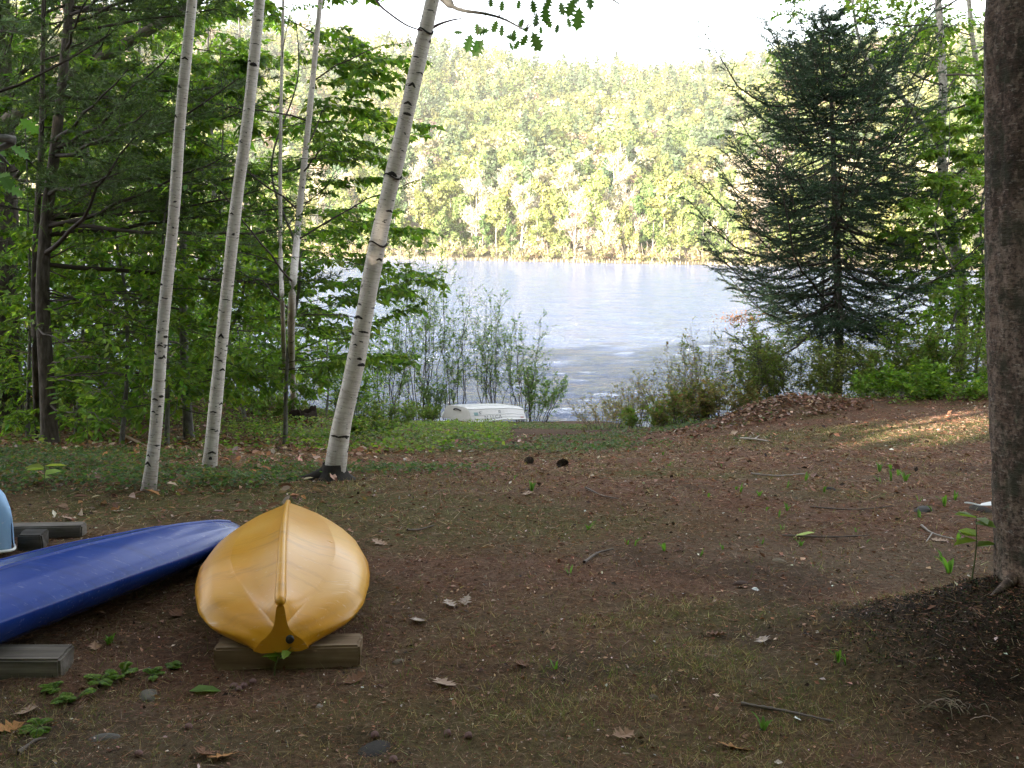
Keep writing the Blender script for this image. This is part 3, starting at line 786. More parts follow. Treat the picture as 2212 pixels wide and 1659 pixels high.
def pix_trunk(dpts, Y, w0, w1, extra, n=70, lean=(0, 0)):
    b = gnd(*dpts[0]); Y = b[1] if Y is None else Y
    P = [b - np.array([0, 0, .12])] + [pt(u, v, Y+lean[1]*i/len(dpts)) for i, (u, v) in enumerate(dpts) if i > 0]
    P = np.array(P); d = norm(P[-1]-P[-2])
    hgt = P[-1][2]-P[0][2]
    P = np.vstack([P, P[-1]+d*extra*.5+np.array([0, 0, .05]), P[-1]+d*extra+np.array([0, 0, .25])])
    S = spline(P, n)
    ln = np.concatenate([[0], np.cumsum(np.linalg.norm(np.diff(S, axis=0), axis=1))])
    sc_ = Y/F/K/math.cos(PITCH)
    r0 = w0*sc_/2; r1 = w1*sc_/2
    tv = np.linalg.norm(P[-3]-P[0])
    R = np.interp(ln, [0, tv, ln[-1]], [r0, r1, r1*.25])
    return b, S, R, ln

def scars(mb, S, R, ln, n, lmax, r, w=(.5, 1.6), h=(.008, .022)):
    """dark lens-shaped branch scars, 2 mm proud of the bark"""
    T = norm(np.gradient(S, axis=0))
    for k in range(n):
        l = r.uniform(.15, lmax); i = np.interp(l, ln, np.arange(len(ln))); i0 = int(i); f = i-i0
        c = S[i0]*(1-f)+S[i0+1]*f; t = T[i0]; rad = R[i0]*(1-f)+R[i0+1]*f
        n1 = norm(np.cross(t, [0, 1., 0.])); n2 = np.cross(t, n1)
        a0 = r.uniform(0, 2*PI); aw = r.uniform(*w)*.5; hh = r.uniform(*h)*(1+.5*(r.random() < .2))
        aa = np.linspace(-1, 1, 9); rows = []
        chev = r.uniform(0, .9)*hh
        for s in (-1, 0, 1):
            th = a0+aa*aw; env = np.sqrt(np.clip(1-aa**2, 0, 1))
            rr = rad + (.004 if s == 0 else -.001)
            rows.append(c + rr*(np.cos(th)[:, None]*n1+np.sin(th)[:, None]*n2) + t*((s*hh*.5*env + chev*(.5-np.abs(aa)))[:, None]))
        mb.add(np.concatenate(rows), quad_idx(3, 9), 1)

def birch(label, dpts, w0, w1, extra, seed, nscar=40, group='white birch trunks on the left', flr=.45, crown=True, Y=None):
    r = np.random.default_rng(seed)
    b, S, R, ln = pix_trunk(dpts, Y, w0, w1, extra)
    R = flare(R, ln, flr, .16)*(1+.03*np.sin(ln*9+seed))
    root = thing('birch_tree', label, 'tree', b, group)
    mb = MB(); tubes(mb, S, R, 18, 0, bark=True)
    scars(mb, S, R, ln, int(nscar*1.05), ln[-1]*.62, r)
    mb.obj('trunk', [M['birch'], M['scar']], root)
    if crown:
        mt = MB(); ml = MB()
        vis = np.interp(np.linalg.norm(pt(*dpts[-1], b[1])-b), ln, np.linspace(0, 1, len(ln)))
        limbs(mt, S, R, 16, min(.9, vis+.06), .98, lambda t: 1.9*(1.25-t), .45, 8, .42, 6, .055, GREEN, ml, r=r, droop=.6, col=(.06, .045, .04), curv=-.2)
        mt.obj('branches', M['twig'], root); ml.obj('crown', M['leaf'], root, smooth=False)
    return root, S, R, b
birch('slender white birch, leftmost of the five, its left edge catching the sun', [(315, 1060), (336, 930), (352, 700), (374, 480), (391, 240), (415, 0)], 28, 21, 4.2, 1, 46)
birch('white birch second from the left with black wedge marks and a mossy foot', [(448, 1012), (463, 900), (488, 650), (513, 420), (536, 250), (561, 0)], 29, 22, 4.5, 2, 46)
birch('thinnest birch stem, growing close beside a slightly thicker one behind the stump', [(617, 886), (612, 720), (606, 540), (606, 300), (612, 0)], 13, 9, 3.0, 3, 34, Y=12.6)
birch('thin birch with a white stem bowing right, rooted next to the rotten stump', [(636, 890), (629, 720), (645, 480), (668, 250), (692, 0)], 21, 15, 4.0, 4, 36, Y=12.4)
lean_root, LS, LR, lb = birch('stoutest birch, leaning far to the right with a dark flared base', [(717, 1036), (736, 930), (769, 780), (815, 530), (860, 330), (890, 195), (934, 0)], 43, 29, 3.8, 5, 60)
# dark flared foot, a surface root and the dead side twigs of the leaning birch
mb = MB(); th = np.linspace(0, 2*PI, 15)[:-1]
rings = []
for z, k, j in ((-.08, 2.3, .4), (0.0, 1.75, .3), (.035, 1.35, .18), (.075, 1.14, .08), (.12, 1.05, .05)):
    rr = LR[3]*k*(1+j*np.sin(th*3+1)*.5+j*.5*np.sin(th*5))
    rings.append(np.stack([lb[0]+rr*np.cos(th)+z*.16, lb[1]+rr*np.sin(th), lb[2]+z+0*th], 1))
lofted(mb, np.array(rings), 0, False)
rt0 = [lb+np.array(p) for p in ((-.05, -.02, .05), (-.16, -.06, .015), (-.30, -.05, -.005), (-.45, -.12, -.04))]
tubes(mb, spline(rt0, 14), np.linspace(.05, .014, 14), 8)
mb.obj('root_flare', M['scar'], lean_root)
mb = MB()
k0 = pt(930, 62, lb[1]+.02)
tubes(mb, spline([k0, pt(950, 52, lb[1]+.05), pt(975, 44, lb[1]-.1), pt(997, 40, lb[1]-.2)], 14), np.linspace(.012, .004, 14), 5, 0, (.10, .06, .07)); mb.obj('dead_twig', M['twig'], lean_root); mb = MB()
tubes(mb, spline([pt(912, 66, lb[1]-.06), pt(880, 55, lb[1]-.1), pt(845, 32, lb[1]-.1), pt(818, 8, lb[1]), pt(800, -30, lb[1]+.1)], 18), np.linspace(.005, .009, 18), 5, 0, (.10, .06, .07))
mb.obj('dead_twig', M['twig'], lean_root)
for u, v, a in ((912, 62, .9), (818, 526, .35), (857, 380, .2)):
    c = pt(u, v, lb[1]-.06); i = np.argmin(np.abs(LS[:, 2]-c[2]))
    rr = LR[i]*1.06; ths = np.linspace(-PI, 0, 12)
    P = LS[i]+np.stack([rr*np.cos(ths), rr*np.sin(ths), .02*np.sin(ths*2)], 1)
    mb = MB(); tubes(mb, P, np.full(12, .006)*np.linspace(.5, 1.5, 12), 6); mb.obj('bark_collar', M['scar'], lean_root)

# ---- rotten stump
sb = gnd(655, 918)
st = thing('tree_stump', 'dark rotten tree stump with crumbling red wood among the birches', 'stump', sb)
mb = MB(); th = np.linspace(0, 2*PI, 29)[:-1]; rings = []
r = np.random.default_rng(8); jag = r.uniform(.7, 1.25, 28)
for z, k in ((-.1, 1.45), (.0, 1.2), (.09, 1.0), (.2, .93), (.30, .92), (.31, .80), (.20, .72)):
    rr = .27*k*(1+.10*np.sin(th*4)+.06*np.sin(th*9+z*7)); zz = z*np.where(z > .15, jag, 1)
    rings.append(np.stack([sb[0]+rr*np.cos(th), sb[1]+rr*np.sin(th)*.9, sb[2]+zz+0*th], 1))
lofted(mb, np.array(rings)); mb.obj('trunk', plain('rotten_wood', (.05, .035, .026), .95, .1, 30, .7, .8), st)
mb = MB(); pos = sb + np.stack([r.normal(-.12, .28, 260), r.normal(-.36, .12, 260), np.zeros(260)], 1); pos[:, 2] = land(pos[:, 0], pos[:, 1])+.03+r.random(260)*.07*np.exp(-((pos[:, 1]-sb[1]+.3)/.2)**2)
leaves(mb, pos, r.normal(size=(260, 3))*[1, 1, .5], r.normal(size=(260, 3))+[0, 0, .6], .075, .032, vary([(.19, .085, .042)], 260, .4, .1, r), True)
tag(mb.obj('wood_chips', M['litter'], st, smooth=False), kind='stuff')

# ---- big trunk on the right
tb = gnd(2158, 1318); Yb = 4.02
rad = .225
def bx(v, uL, w=0): return pt(uL, v, Yb)+np.array([rad+w, 0, 0])
bb = bx(1318, 2160); root = thing('large_tree', 'thick reddish brown trunk at the right edge, mottled with lichen', 'tree', (bb[0], bb[1], Z(bb[0], bb[1])))
P = np.array([bx(1345, 2152, .01)-[0, 0, .1], bx(1300, 2158), bx(1100, 2155), bx(800, 2146), bx(500, 2138), bx(200, 2136), bx(0, 2138), bx(0, 2138)+[.03, 0, .9], bx(0, 2138)+[.0, 0, 2.4], bx(0, 2138)+[.1, .1, 5.0], bx(0, 2138)+[.0, .2, 8.5]])
S = spline(P, 900); S = np.vstack([S[:470:2], S[470::14], S[-1:]]); ln = np.concatenate([[0], np.cumsum(np.linalg.norm(np.diff(S, axis=0), axis=1))])
R = np.interp(ln, [0, 3, 12], [rad, rad*.98, .07]); R = flare(R, ln, .22, .13)
mb = MB(); tubes(mb, S, R, 110, 0, bark=True)
V = mb.v[0].reshape(len(S), 110, 3); a = np.arange(110)/110*2*PI
cs = np.cos(a)*3; sn = np.sin(a)*3
dsp = .034*fbm(cs[None]+0*ln[:, None], sn[None]+ln[:, None]*1.1, 51, 4) + .016*fbm(cs[None]*3+0*ln[:, None], sn[None]*3+ln[:, None]*9, 53, 3) + .010*fbm(cs[None]*8+a[None]*5, sn[None]*3+ln[:, None]*34, 57, 3)
for zz, aa, amp in ((1.5, 3.6, .03), (2.15, 3.9, .025), (1.0, 4.0, .02), (.7, 3.5, .03)):
    dsp = dsp + amp*np.exp(-((ln[:, None]-zz)/.07)**2-((np.angle(np.exp(1j*(a[None]-aa))))/.22)**2)
V += (V-S[:, None])/R[:, None, None]*dsp[..., None]
mb.v[0] = V.reshape(-1, 3); mb.obj('trunk', M['bigbark'], root)
mt = MB(); ml = MB(); r = np.random.default_rng(77); Su = spline(P, 150); Ru = np.interp(np.linspace(0, ln[-1], 150), ln, R)
limbs(mt, Su, Ru, 18, .68, .98, lambda t: 3.6*(1.25-t), .35, 9, .42, 7, .11, GREEN, ml, r=r, droop=.4, per3=3)
mt.obj('branches', M['twig'], root); ml.obj('crown', M['leaf'], root, smooth=False)
mb = MB()
for pts_, r0 in (([(-.17, -.05, .06), (-.26, -.12, .015), (-.36, -.2, -.015)], .035), ([(.05, -.2, .06), (.06, -.32, -.0), (.12, -.45, -.03)], .035)):
    mb = MB(); pp = np.array([np.array([bb[0]+x, bb[1]+y, Z(bb[0]+x, bb[1]+y)+.0+max(z, 0)*.8]) for x, y, z in pts_]); tubes(mb, spline(pp, 16), np.linspace(r0, r0*.25, 16), 8, bark=True); mb.obj('root', M['bigbark'], root)

# ---- rest of the deciduous trees on the left
def leafy(label, base, H, lean, seed, nprim, t0, Lmax, leafL, cols, per2=11, per3=4, leafper=6, az=None, r0=.06, elev=.2, bark='greybark', group=None, name='leafy_tree', shape=None, clear=None, droop=.4, L2=.4, trunkpts=None, flat=.55):
    r = np.random.default_rng(seed); base = np.array([base[0], base[1], Z(base[0], base[1])])
    root = thing(name, label, 'tree', base, group)
    P = [base-[0, 0, .1]] + [base+np.array([lean[0]*t+.12*r.normal()*t*(1-t)*4, lean[1]*t, H*t]) for t in (.2, .4, .6, .8, 1)] if trunkpts is None else trunkpts
    S = spline(P, 40); ln = np.linspace(0, 1, 40); R = flare(r0*(1-.85*ln), ln*H, .4, .2)
    mb = MB(); tubes(mb, S, R, 10, 0, bark=True); mb.obj('trunk', M[bark], root)
    mt = MB(); ml = MB(); sh = shape or (lambda t: Lmax*(1-.75*((t-t0)/(1-t0))**1.2))
    limbs(mt, S, R, nprim, t0, .99, sh, elev, per2, L2, leafper, leafL*1.12, cols, ml, az=az, r=r, flat=flat, per3=per3, clear=clear, droop=droop)
    mt.obj('branches', M['twig'], root); ml.obj('crown', M['leaf'], root, smooth=False)
    return root
def cpos(u, Y): 
    p = pt(u, 700, Y); return (p[0], p[1])
def screen(p):
    d = p-CAM; zc_ = d@FW
    return (d@RT/zc_*F+512)*K, (384-d@UP/zc_*F)*K
# beech whose flat sprays reach right past the leaning birch
leafy('young beech with flat sprays of leaves reaching right behind the leaning birch', cpos(610, 13.6), 6.0, (.15, .1), 21, 34, .16, 2.55, .085, GREEN, 11, 3, 6, az=(-.5, 1.5), r0=.028, elev=.10, flat=.85, group='leafy trees on the left',
      shape=lambda t: 2.3*(.55+.45*math.sin(min(1, (t-.1)/.5)*PI*.6))*(1.12-.6*t))
leafy('broad leafy tree filling the gap between the two left birches', cpos(400, 15.0), 8.0, (.4, 0), 22, 34, .10, 2.3, .10, GREEN, 10, 3, 6, r0=.07, elev=.15, group='leafy trees on the left')
leafy('dense green tree deep in the shade left of the birches', cpos(215, 16.5), 8.5, (-.2, 0), 23, 34, .08, 2.4, .105, GREEN[:3], 10, 3, 6, r0=.08, elev=.15, group='leafy trees on the left')
leafy('bright leafy tree by the water behind the leftmost birch', cpos(300, 22), 9, (.3, 0), 24, 32, .08, 3.0, .13, GREEN+LIME[:1], 10, 3, 5, r0=.09, elev=.2, group='leafy trees on the left')
leafy('leafy tree at the far left edge behind the dark pine trunk', cpos(30, 19), 9, (0, 0), 25, 32, .08, 3.0, .12, GREEN, 10, 3, 5, r0=.09, elev=.2, group='leafy trees on the left')
leafy('low leafy sapling over the water between the second birch and the thin pair', cpos(525, 19), 3.6, (.2, 0), 26, 24, .06, 1.5, .10, GREEN+LIME[:1], 9, 3, 6, r0=.035, elev=.25, group='leafy trees on the left')
leafy('small bright sapling with light leaves just right of the thin birch pair', cpos(700, 24), 3.0, (-.1, 0), 27, 20, .12, 1.0, .075, GREEN+LIME[:1], 9, 2, 6, r0=.025, elev=.3, group='leafy trees on the left')
leafy('bright leafy tree in front of the hillside between the first two birches', cpos(470, 26), 11.5, (0, 0), 28, 30, .2, 3.0, .15, GREEN+LIME, 10, 3, 5, r0=.10, elev=.25, group='leafy trees on the left')
leafy('tall leafy tree behind the pines at the upper left', cpos(130, 25), 12.5, (0, 0), 29, 32, .2, 3.4, .15, GREEN+LIME, 10, 3, 5, r0=.11, elev=.25, group='leafy trees on the left')

for q, (u, Y_, H_, lab) in enumerate([(350, 13.0, 4.6, 'understorey sapling right behind the leftmost birch'), (460, 14.0, 5.2, 'understorey sapling right behind the second birch'), (250, 13.5, 5.0, 'understorey sapling between the pines and the leftmost birch'), (150, 15, 5.5, 'understorey sapling just right of the slender dark pine'), (45, 14.5, 5, 'understorey sapling right beside the massive pine trunk'), (520, 30, 13, 'tall leafy tree at the water behind the second birch'), (330, 31, 13.5, 'tall leafy tree at the water behind the leftmost birch')]):
    leafy(lab, cpos(u, Y_), H_, (.2, 0), 230+q, 26, .08, 1.5 if q < 5 else 3.2, .085 if q < 5 else .15, GREEN, 9, 3, 5, r0=.03 if q < 5 else .09, elev=.15, group='understorey saplings in the left wood' if q < 5 else 'leafy trees on the left')

# ---- pines on the left
PINE = [(.075, .125, .032), (.10, .15, .042), (.055, .10, .028)]
def pine(label, P, r0, seed, nb, t0, Lf, az, elev, per2=13, tuft=8, nl=.12, dead=6, curv=.12, bark='pinebark', group='white pines on the left', extra_limb=None):
    r = np.random.default_rng(seed); base = P[0]+np.array([0, 0, .1])
    root = thing('pine_tree', label, 'tree', base, group)
    S = spline(P, 44); ln = np.concatenate([[0], np.cumsum(np.linalg.norm(np.diff(S, axis=0), axis=1))]); R = flare(r0*(1-.8*ln/ln[-1]), ln, .3, .2)
    mb = MB(); tubes(mb, S, R, 12, 0, bark=True); mb.obj('trunk', M[bark], root)
    T = np.sort(r.uniform(t0, .99, nb)); pos, _ = along(S[None], T[None]); pos = pos[0]
    A = r.uniform(*az, nb); e = elev + r.normal(0, .16, nb)
    D = np.stack([np.cos(A)*np.cos(e), np.sin(A)*np.cos(e), np.sin(e)], 1)
    L = np.array([Lf(t) for t in T])*np.exp(r.normal(0, .2, nb))
    P1 = branches(pos, D, L, 10, curv, .10, r)
    mt = MB(); tubes(mt, P1, (np.minimum(np.interp(T, np.linspace(0, 1, 44), R)*.45, L*.010+.004))[:, None]*np.linspace(1, .2, 10)[None], 6, 0, (.055, .042, .034))
    s, d, tt = spawn(P1, per2, .25, .99, .75, .8, r)
    P2 = branches(s, d, np.repeat(L, per2)*.30*(1.2-.75*tt), 6, .05, .12, r)
    tubes(mt, P2, np.full((len(P2), 6), .0042)*np.linspace(1, .4, 6), 3, 0, (.075, .06, .045))
    s, d, tt = spawn(P2, 4, .15, .95, .7, .7, r)
    P3 = branches(s, d, np.full(len(s), .16)*np.exp(r.normal(0, .3, len(s))), 3, .1, .1, r)
    tw = np.concatenate([P3, P2[:, 3:]])
    Bn = len(tw); tt = np.tile(np.array([.35, .7, 1.0]), (Bn, 1)); p, tn = along(tw, tt)
    p = np.repeat(p.reshape(-1, 3), tuft, 0); tn = np.repeat(tn.reshape(-1, 3), tuft, 0)
    dd_ = tn + r.normal(0, .55, tn.shape)
    N = len(p); mn = MB(); blades(mn, p, dd_, nl*np.exp(r.normal(0, .2, N)), nl*.085, vary(pick(PINE, N, r), N, .25, .06, r), r=r)
    # dead lower twigs
    if dead:
        Td = r.uniform(.08, t0+.12, dead); pos, _ = along(S[None], Td[None]); A = r.uniform(*az, dead); e = r.normal(.05, .2, dead)
        PD = branches(pos[0], np.stack([np.cos(A)*np.cos(e), np.sin(A)*np.cos(e), np.sin(e)], 1), r.uniform(.8, 2.2, dead), 10, -.12, .16, r)
        tubes(mt, PD, np.linspace(.012, .003, 10)[None]*np.ones((dead, 1)), 5, 0, vary([(.075, .058, .048)], dead, .3, .05, r))
        s, d, _t = spawn(PD, 7, .25, .95, .7, .6, r); PE = branches(s, d, r.uniform(.15, .6, len(s)), 5, -.1, .2, r)
        tubes(mt, PE, np.linspace(.005, .0015, 5)[None]*np.ones((len(PE), 1)), 3, 0, vary([(.10, .08, .065)], len(PE), .3, .05, r))
    mt.obj('branches', M['twig'], root); mn.obj('crown', M['needle'], root, smooth=False)
    return root
def pixp(l, Y): return [pt(u, v, Y) for u, v in l]
g = gnd(108, 962); Yp = g[1]
pine('slender dark pine whose long feathery boughs sweep right across the first birch', [g-[0, 0, .1]]+pixp([(101, 820), (92, 640), (100, 480), (118, 330), (140, 120), (155, -60), (165, -300)], Yp)+[pt(170, -500, Yp)], .10, 41, 46, .26, lambda t: 3.3*(1.12-.75*t), (-1.0, .5), .12, 13, 6, .11, 12)
pine('thinnest pine stem, rising just left of the slender dark pine', [gnd(84, 950)-[0, 0, .1]]+pixp([(78, 800), (74, 640), (80, 470), (88, 330), (92, 150), (95, -100)], Yp+.6)+[pt(97, -350, Yp+.6)], .06, 42, 24, .4, lambda t: 1.9*(1.1-.7*t), (-1.6, 1.5), .15, 11, 6, .10, 10)
g3 = gnd(10, 925)
pe = pine('massive dark pine trunk at the left edge with a thick limb slanting up right', [g3-[0, 0, .1]]+pixp([(8, 800), (12, 600), (10, 400), (4, 200), (0, 0), (-5, -300)], g3[1])+[pt(-8, -700, g3[1])], .25, 43, 30, .42, lambda t: 3.4*(1.1-.7*t), (-1.2, .6), .2, 12, 6, .11, 10)
mb = MB(); Pl = spline(pixp([(-30, 330), (20, 262), (70, 225), (150, 168), (220, 125), (290, 84), (360, 42), (440, -10), (520, -80)], g3[1]-1.0), 40)
tubes(mb, Pl, np.linspace(.125, .05, 40), 12, 0, bark=True); mb.obj('limb', M['limbbark'], pe)
for sd_, (bx_, by_), lab in ((44, (-5.6, 6.6), 'pine standing just outside the left edge, only its boughs in view at the upper left'), (45, (-8.5, 11), 'pine farther outside the left edge whose lower boughs hang into view')):
    bz_ = Z(bx_, by_)
    pine(lab, [np.array([bx_, by_, bz_-.1])]+[np.array([bx_+.05*i, by_, bz_+i*1.2]) for i in range(1, 9)], .12, sd_, 34, .26, lambda t: 3.2*(1.15-.7*t), (-.6, 1.2), .12, 12, 6, .11, 8)

# ---- spruce on the right
def spruce():
    r = np.random.default_rng(51)
    Y = 20.0; b = pt(1812, 770, Y); b[2] = min(b[2], Z(b[0], b[1])+.05)
    root = thing('spruce_tree', 'dark spruce with wide drooping boughs standing alone on the right bank', 'tree', b)
    P = np.array([np.array([b[0], b[1], Z(b[0], b[1])-.2]), pt(1812, 760, Y), pt(1808, 560, Y), pt(1803, 400, Y), pt(1797, 250, Y), pt(1793, 130, Y), pt(1790, 8, Y)])
    S = spline(P, 60); n = 60; tt = np.linspace(0, 1, n)
    v_top, v_bot = 8, 770
    mb = MB(); tubes(mb, S, flare(.105*(1-.93*tt), tt*8, .2, .3), 12, 0, bark=True); mb.obj('trunk', M['pinebark'], root)
    vs = []; v = 700
    while v > 20:
        vs.append(v); v -= 17 + 8*(v < 400)*0 + r.uniform(-2, 6) + (22 if 100 > v > 30 else 0)*.4
    pos, D, L = [], [], []
    for v in vs:
        f = np.interp(v, [20, 60, 110, 150, 260, 420, 560, 640, 700], [.2, .38, .28, 1.45, 1.9, 2.25, 2.5, 2.45, 1.8])
        c = S[np.argmin(np.abs(S[:, 2]-pt(1800, v, Y)[2]))]
        m = 5 if v > 130 else 4
        a0 = r.uniform(0, 6.3)
        for k in range(m):
            a = a0+k*2*PI/m+r.normal(0, .2); e = np.interp(v, [20, 150, 400, 700], [.7, .5, .22, -.02])+r.normal(0, .17)
            l = f*np.exp(r.normal(0, .2))
            if v < 130 and math.cos(a) > .3: l *= .75
            if v > 560 and math.cos(a) > 0: l *= .75
            pos.append(c); D.append((math.cos(a)*math.cos(e), math.sin(a)*math.cos(e), math.sin(e))); L.append(l)
    L = np.array(L); P1 = branches(pos, D, L, 10, .06, .13, r)
    # droop in the middle, tips turning up
    t = np.linspace(0, 1, 10); P1[:, :, 2] += (-.34*L[:, None]*np.sin(t*PI)[None]*.6 + .06*L[:, None]*t[None]**3)
    mt = MB(); tubes(mt, P1, (L*.009+.004)[:, None]*np.linspace(1, .2, 10)[None], 5, 0, (.06, .048, .04))
    s, d, tt_ = spawn(P1, 20, .14, .99, .85, .85, r, .28)
    l2 = np.repeat(L, 20)*.30*(1.15-.85*tt_)*np.exp(r.normal(0, .2, len(tt_)))+.06
    P2 = branches(s, d, l2, 5, -.10, .08, r)
    tubes(mt, P2, np.full((len(P2), 5), .004), 3, 0, (.07, .055, .04))
    s, d, t3 = spawn(P2, 5, .2, .95, .75, .8, r, .15)
    P3 = branches(s, d, np.repeat(l2, 5)*.36*(1.2-.6*t3)+.03, 3, -.1, .05, r)
    mn = MB()
    SPR = [(.034, .070, .034), (.046, .086, .036), (.030, .058, .036)]
    for tw, dens in ((P3, 120), (P2, 130), (P1[:, 4:], 110)):
        ln = np.linalg.norm(tw[:, -1]-tw[:, 0], axis=1); cnt = np.maximum(3, (ln*dens).astype(int)); mx = cnt.max()
        T = r.uniform(.05, 1, (len(tw), mx)); p, tn = along(tw, T); msk = np.arange(mx)[None] < cnt[:, None]
        p = p[msk]; tn = tn[msk]; N = len(p)
        dd_ = tn*.8 + norm(r.normal(size=(N, 3)))*.75 + np.array([0, 0, .15])
        blades(mn, p, dd_, .036*np.exp(r.normal(0, .2, N)), .0125, vary(pick(SPR, N, r), N, .25, .06, r), r=r)
    mt.obj('branches', M['twig'], root); mn.obj('crown', M['needle'], root, smooth=False)
    # dead orange spray on the left
    mo = MB(); c = pt(1598, 690, Y-1.2); N = 240; p = c + r.normal(0, 1, (N, 3))*[.16, .12, .07]
    leaves(mo, p, r.normal(size=(N, 3)), r.normal(size=(N, 3))+[0, 0, 1], .06, .02, vary([(.30, .13, .05)], N, .3, .1, r), True)
    tag(mo.obj('dead_spray', M['litter'], root, smooth=False), kind='stuff')
spruce()

# ---- trees on the right behind the spruce
def right_trees():
    r = np.random.default_rng(61); Y = 21.5
    b = pt(2082, 720, Y); b[2] = Z(b[0], b[1])
    root = thing('birch_tree', 'forked pale birch right of the spruce with a bough arching left', 'tree', b, 'pale birches on the right')
    P = np.array([b-[0, 0, .2]]+pixp([(2078, 660), (2062, 520), (2040, 400), (2033, 300), (2037, 180), (2030, 60), (2024, -60), (2020, -300)], Y))
    S = spline(P, 50); R = np.linspace(.135, .05, 50)
    mb = MB(); tubes(mb, S, R, 12, 0, bark=True)
    B1 = spline(pixp([(2033, 305), (1985, 260), (1945, 205), (1900, 165), (1868, 120), (1850, 60), (1838, -20)], Y-.4), 30)
    B2 = spline(pixp([(2062, 500), (2010, 455), (1960, 430), (1915, 400)], Y-.3), 20)
    tubes(mb, B1, np.linspace(.06, .025, 30), 8, 0, bark=True); tubes(mb, B2, np.linspace(.05, .012, 20), 8, 0, bark=True)
    scars(mb, S, R, np.linspace(0, 9, 50), 60, 8, r, h=(.02, .05))
    mb.obj('trunk', [M['palebark'], M['scar']], root)
    mt = MB(); ml = MB()
    limbs(mt, S, R, 34, .08, .98, lambda t: 2.1, .15, 11, .42, 6, .11, GREEN[:2]+LIME[:2], ml, r=r, per3=3, flat=.5)
    limbs(mt, B1, np.linspace(.06, .025, 30), 12, .2, 1, lambda t: 1.3, .1, 8, .42, 4, .09, GREEN, ml, r=r, per3=2, az=(1.2, 5.0))
    limbs(mt, B2, np.linspace(.05, .012, 20), 8, .2, 1, lambda t: 1.0, .1, 8, .42, 5, .09, GREEN[:2]+LIME[:1], ml, r=r, per3=2)
    mt.obj('branches', M['twig'], root); ml.obj('crown', M['leaf'], root, smooth=False)
    # thin tree beside the big trunk
    for (l, lab, sd_, Y2) in (([(2148, 650), (2138, 400), (2118, 200), (2098, 60), (2085, -120)], 'thin pale birch leaning left close to the big trunk', 62, 23.5),):
        b2 = pt(*l[0], Y2); b2[2] = Z(b2[0], b2[1]); r2 = np.random.default_rng(sd_)
        root2 = thing('birch_tree', lab, 'tree', b2, 'pale birches on the right')
        S2 = spline([b2-[0, 0, .2]]+pixp(l[1:], Y2)+[pt(2075, -300, Y2)], 40); R2 = np.linspace(.08, .03, 40)
        mb = MB(); tubes(mb, S2, R2, 10, 0, bark=True); mb.obj('trunk', M['palebark'], root2)
        mt = MB(); ml = MB(); limbs(mt, S2, R2, 30, .15, .98, lambda t: 1.9, .2, 10, .42, 6, .11, GREEN+LIME, ml, r=r2, per3=3, flat=.5)
        mt.obj('branches', M['twig'], root2); ml.obj('crown', M['leaf'], root2, smooth=False)
right_trees()
leafy('bright green maple sapling filling the gap between spruce and big trunk', cpos(2045, 18.5), 5.2, (-.2, 0), 63, 28, .12, 1.4, .09, GREEN[:2]+LIME[:2], 9, 3, 6, r0=.03, elev=.2, group='leafy trees on the right')
leafy('leafy tree close to the left side of the big trunk, low over the bank', cpos(2120, 20), 6.8, (0, 0), 64, 30, .15, 1.6, .10, GREEN+LIME[:1], 9, 3, 6, r0=.04, elev=.2, group='leafy trees on the right')
leafy('airy treetop with small leaves above and left of the spruce top', cpos(1800, 25), 11.2, (-.8, 0), 65, 18, .66, 2.2, .085, GREEN, 7, 2, 4, r0=.06, elev=.25, group='leafy trees on the right', az=(1.7, 4.6))

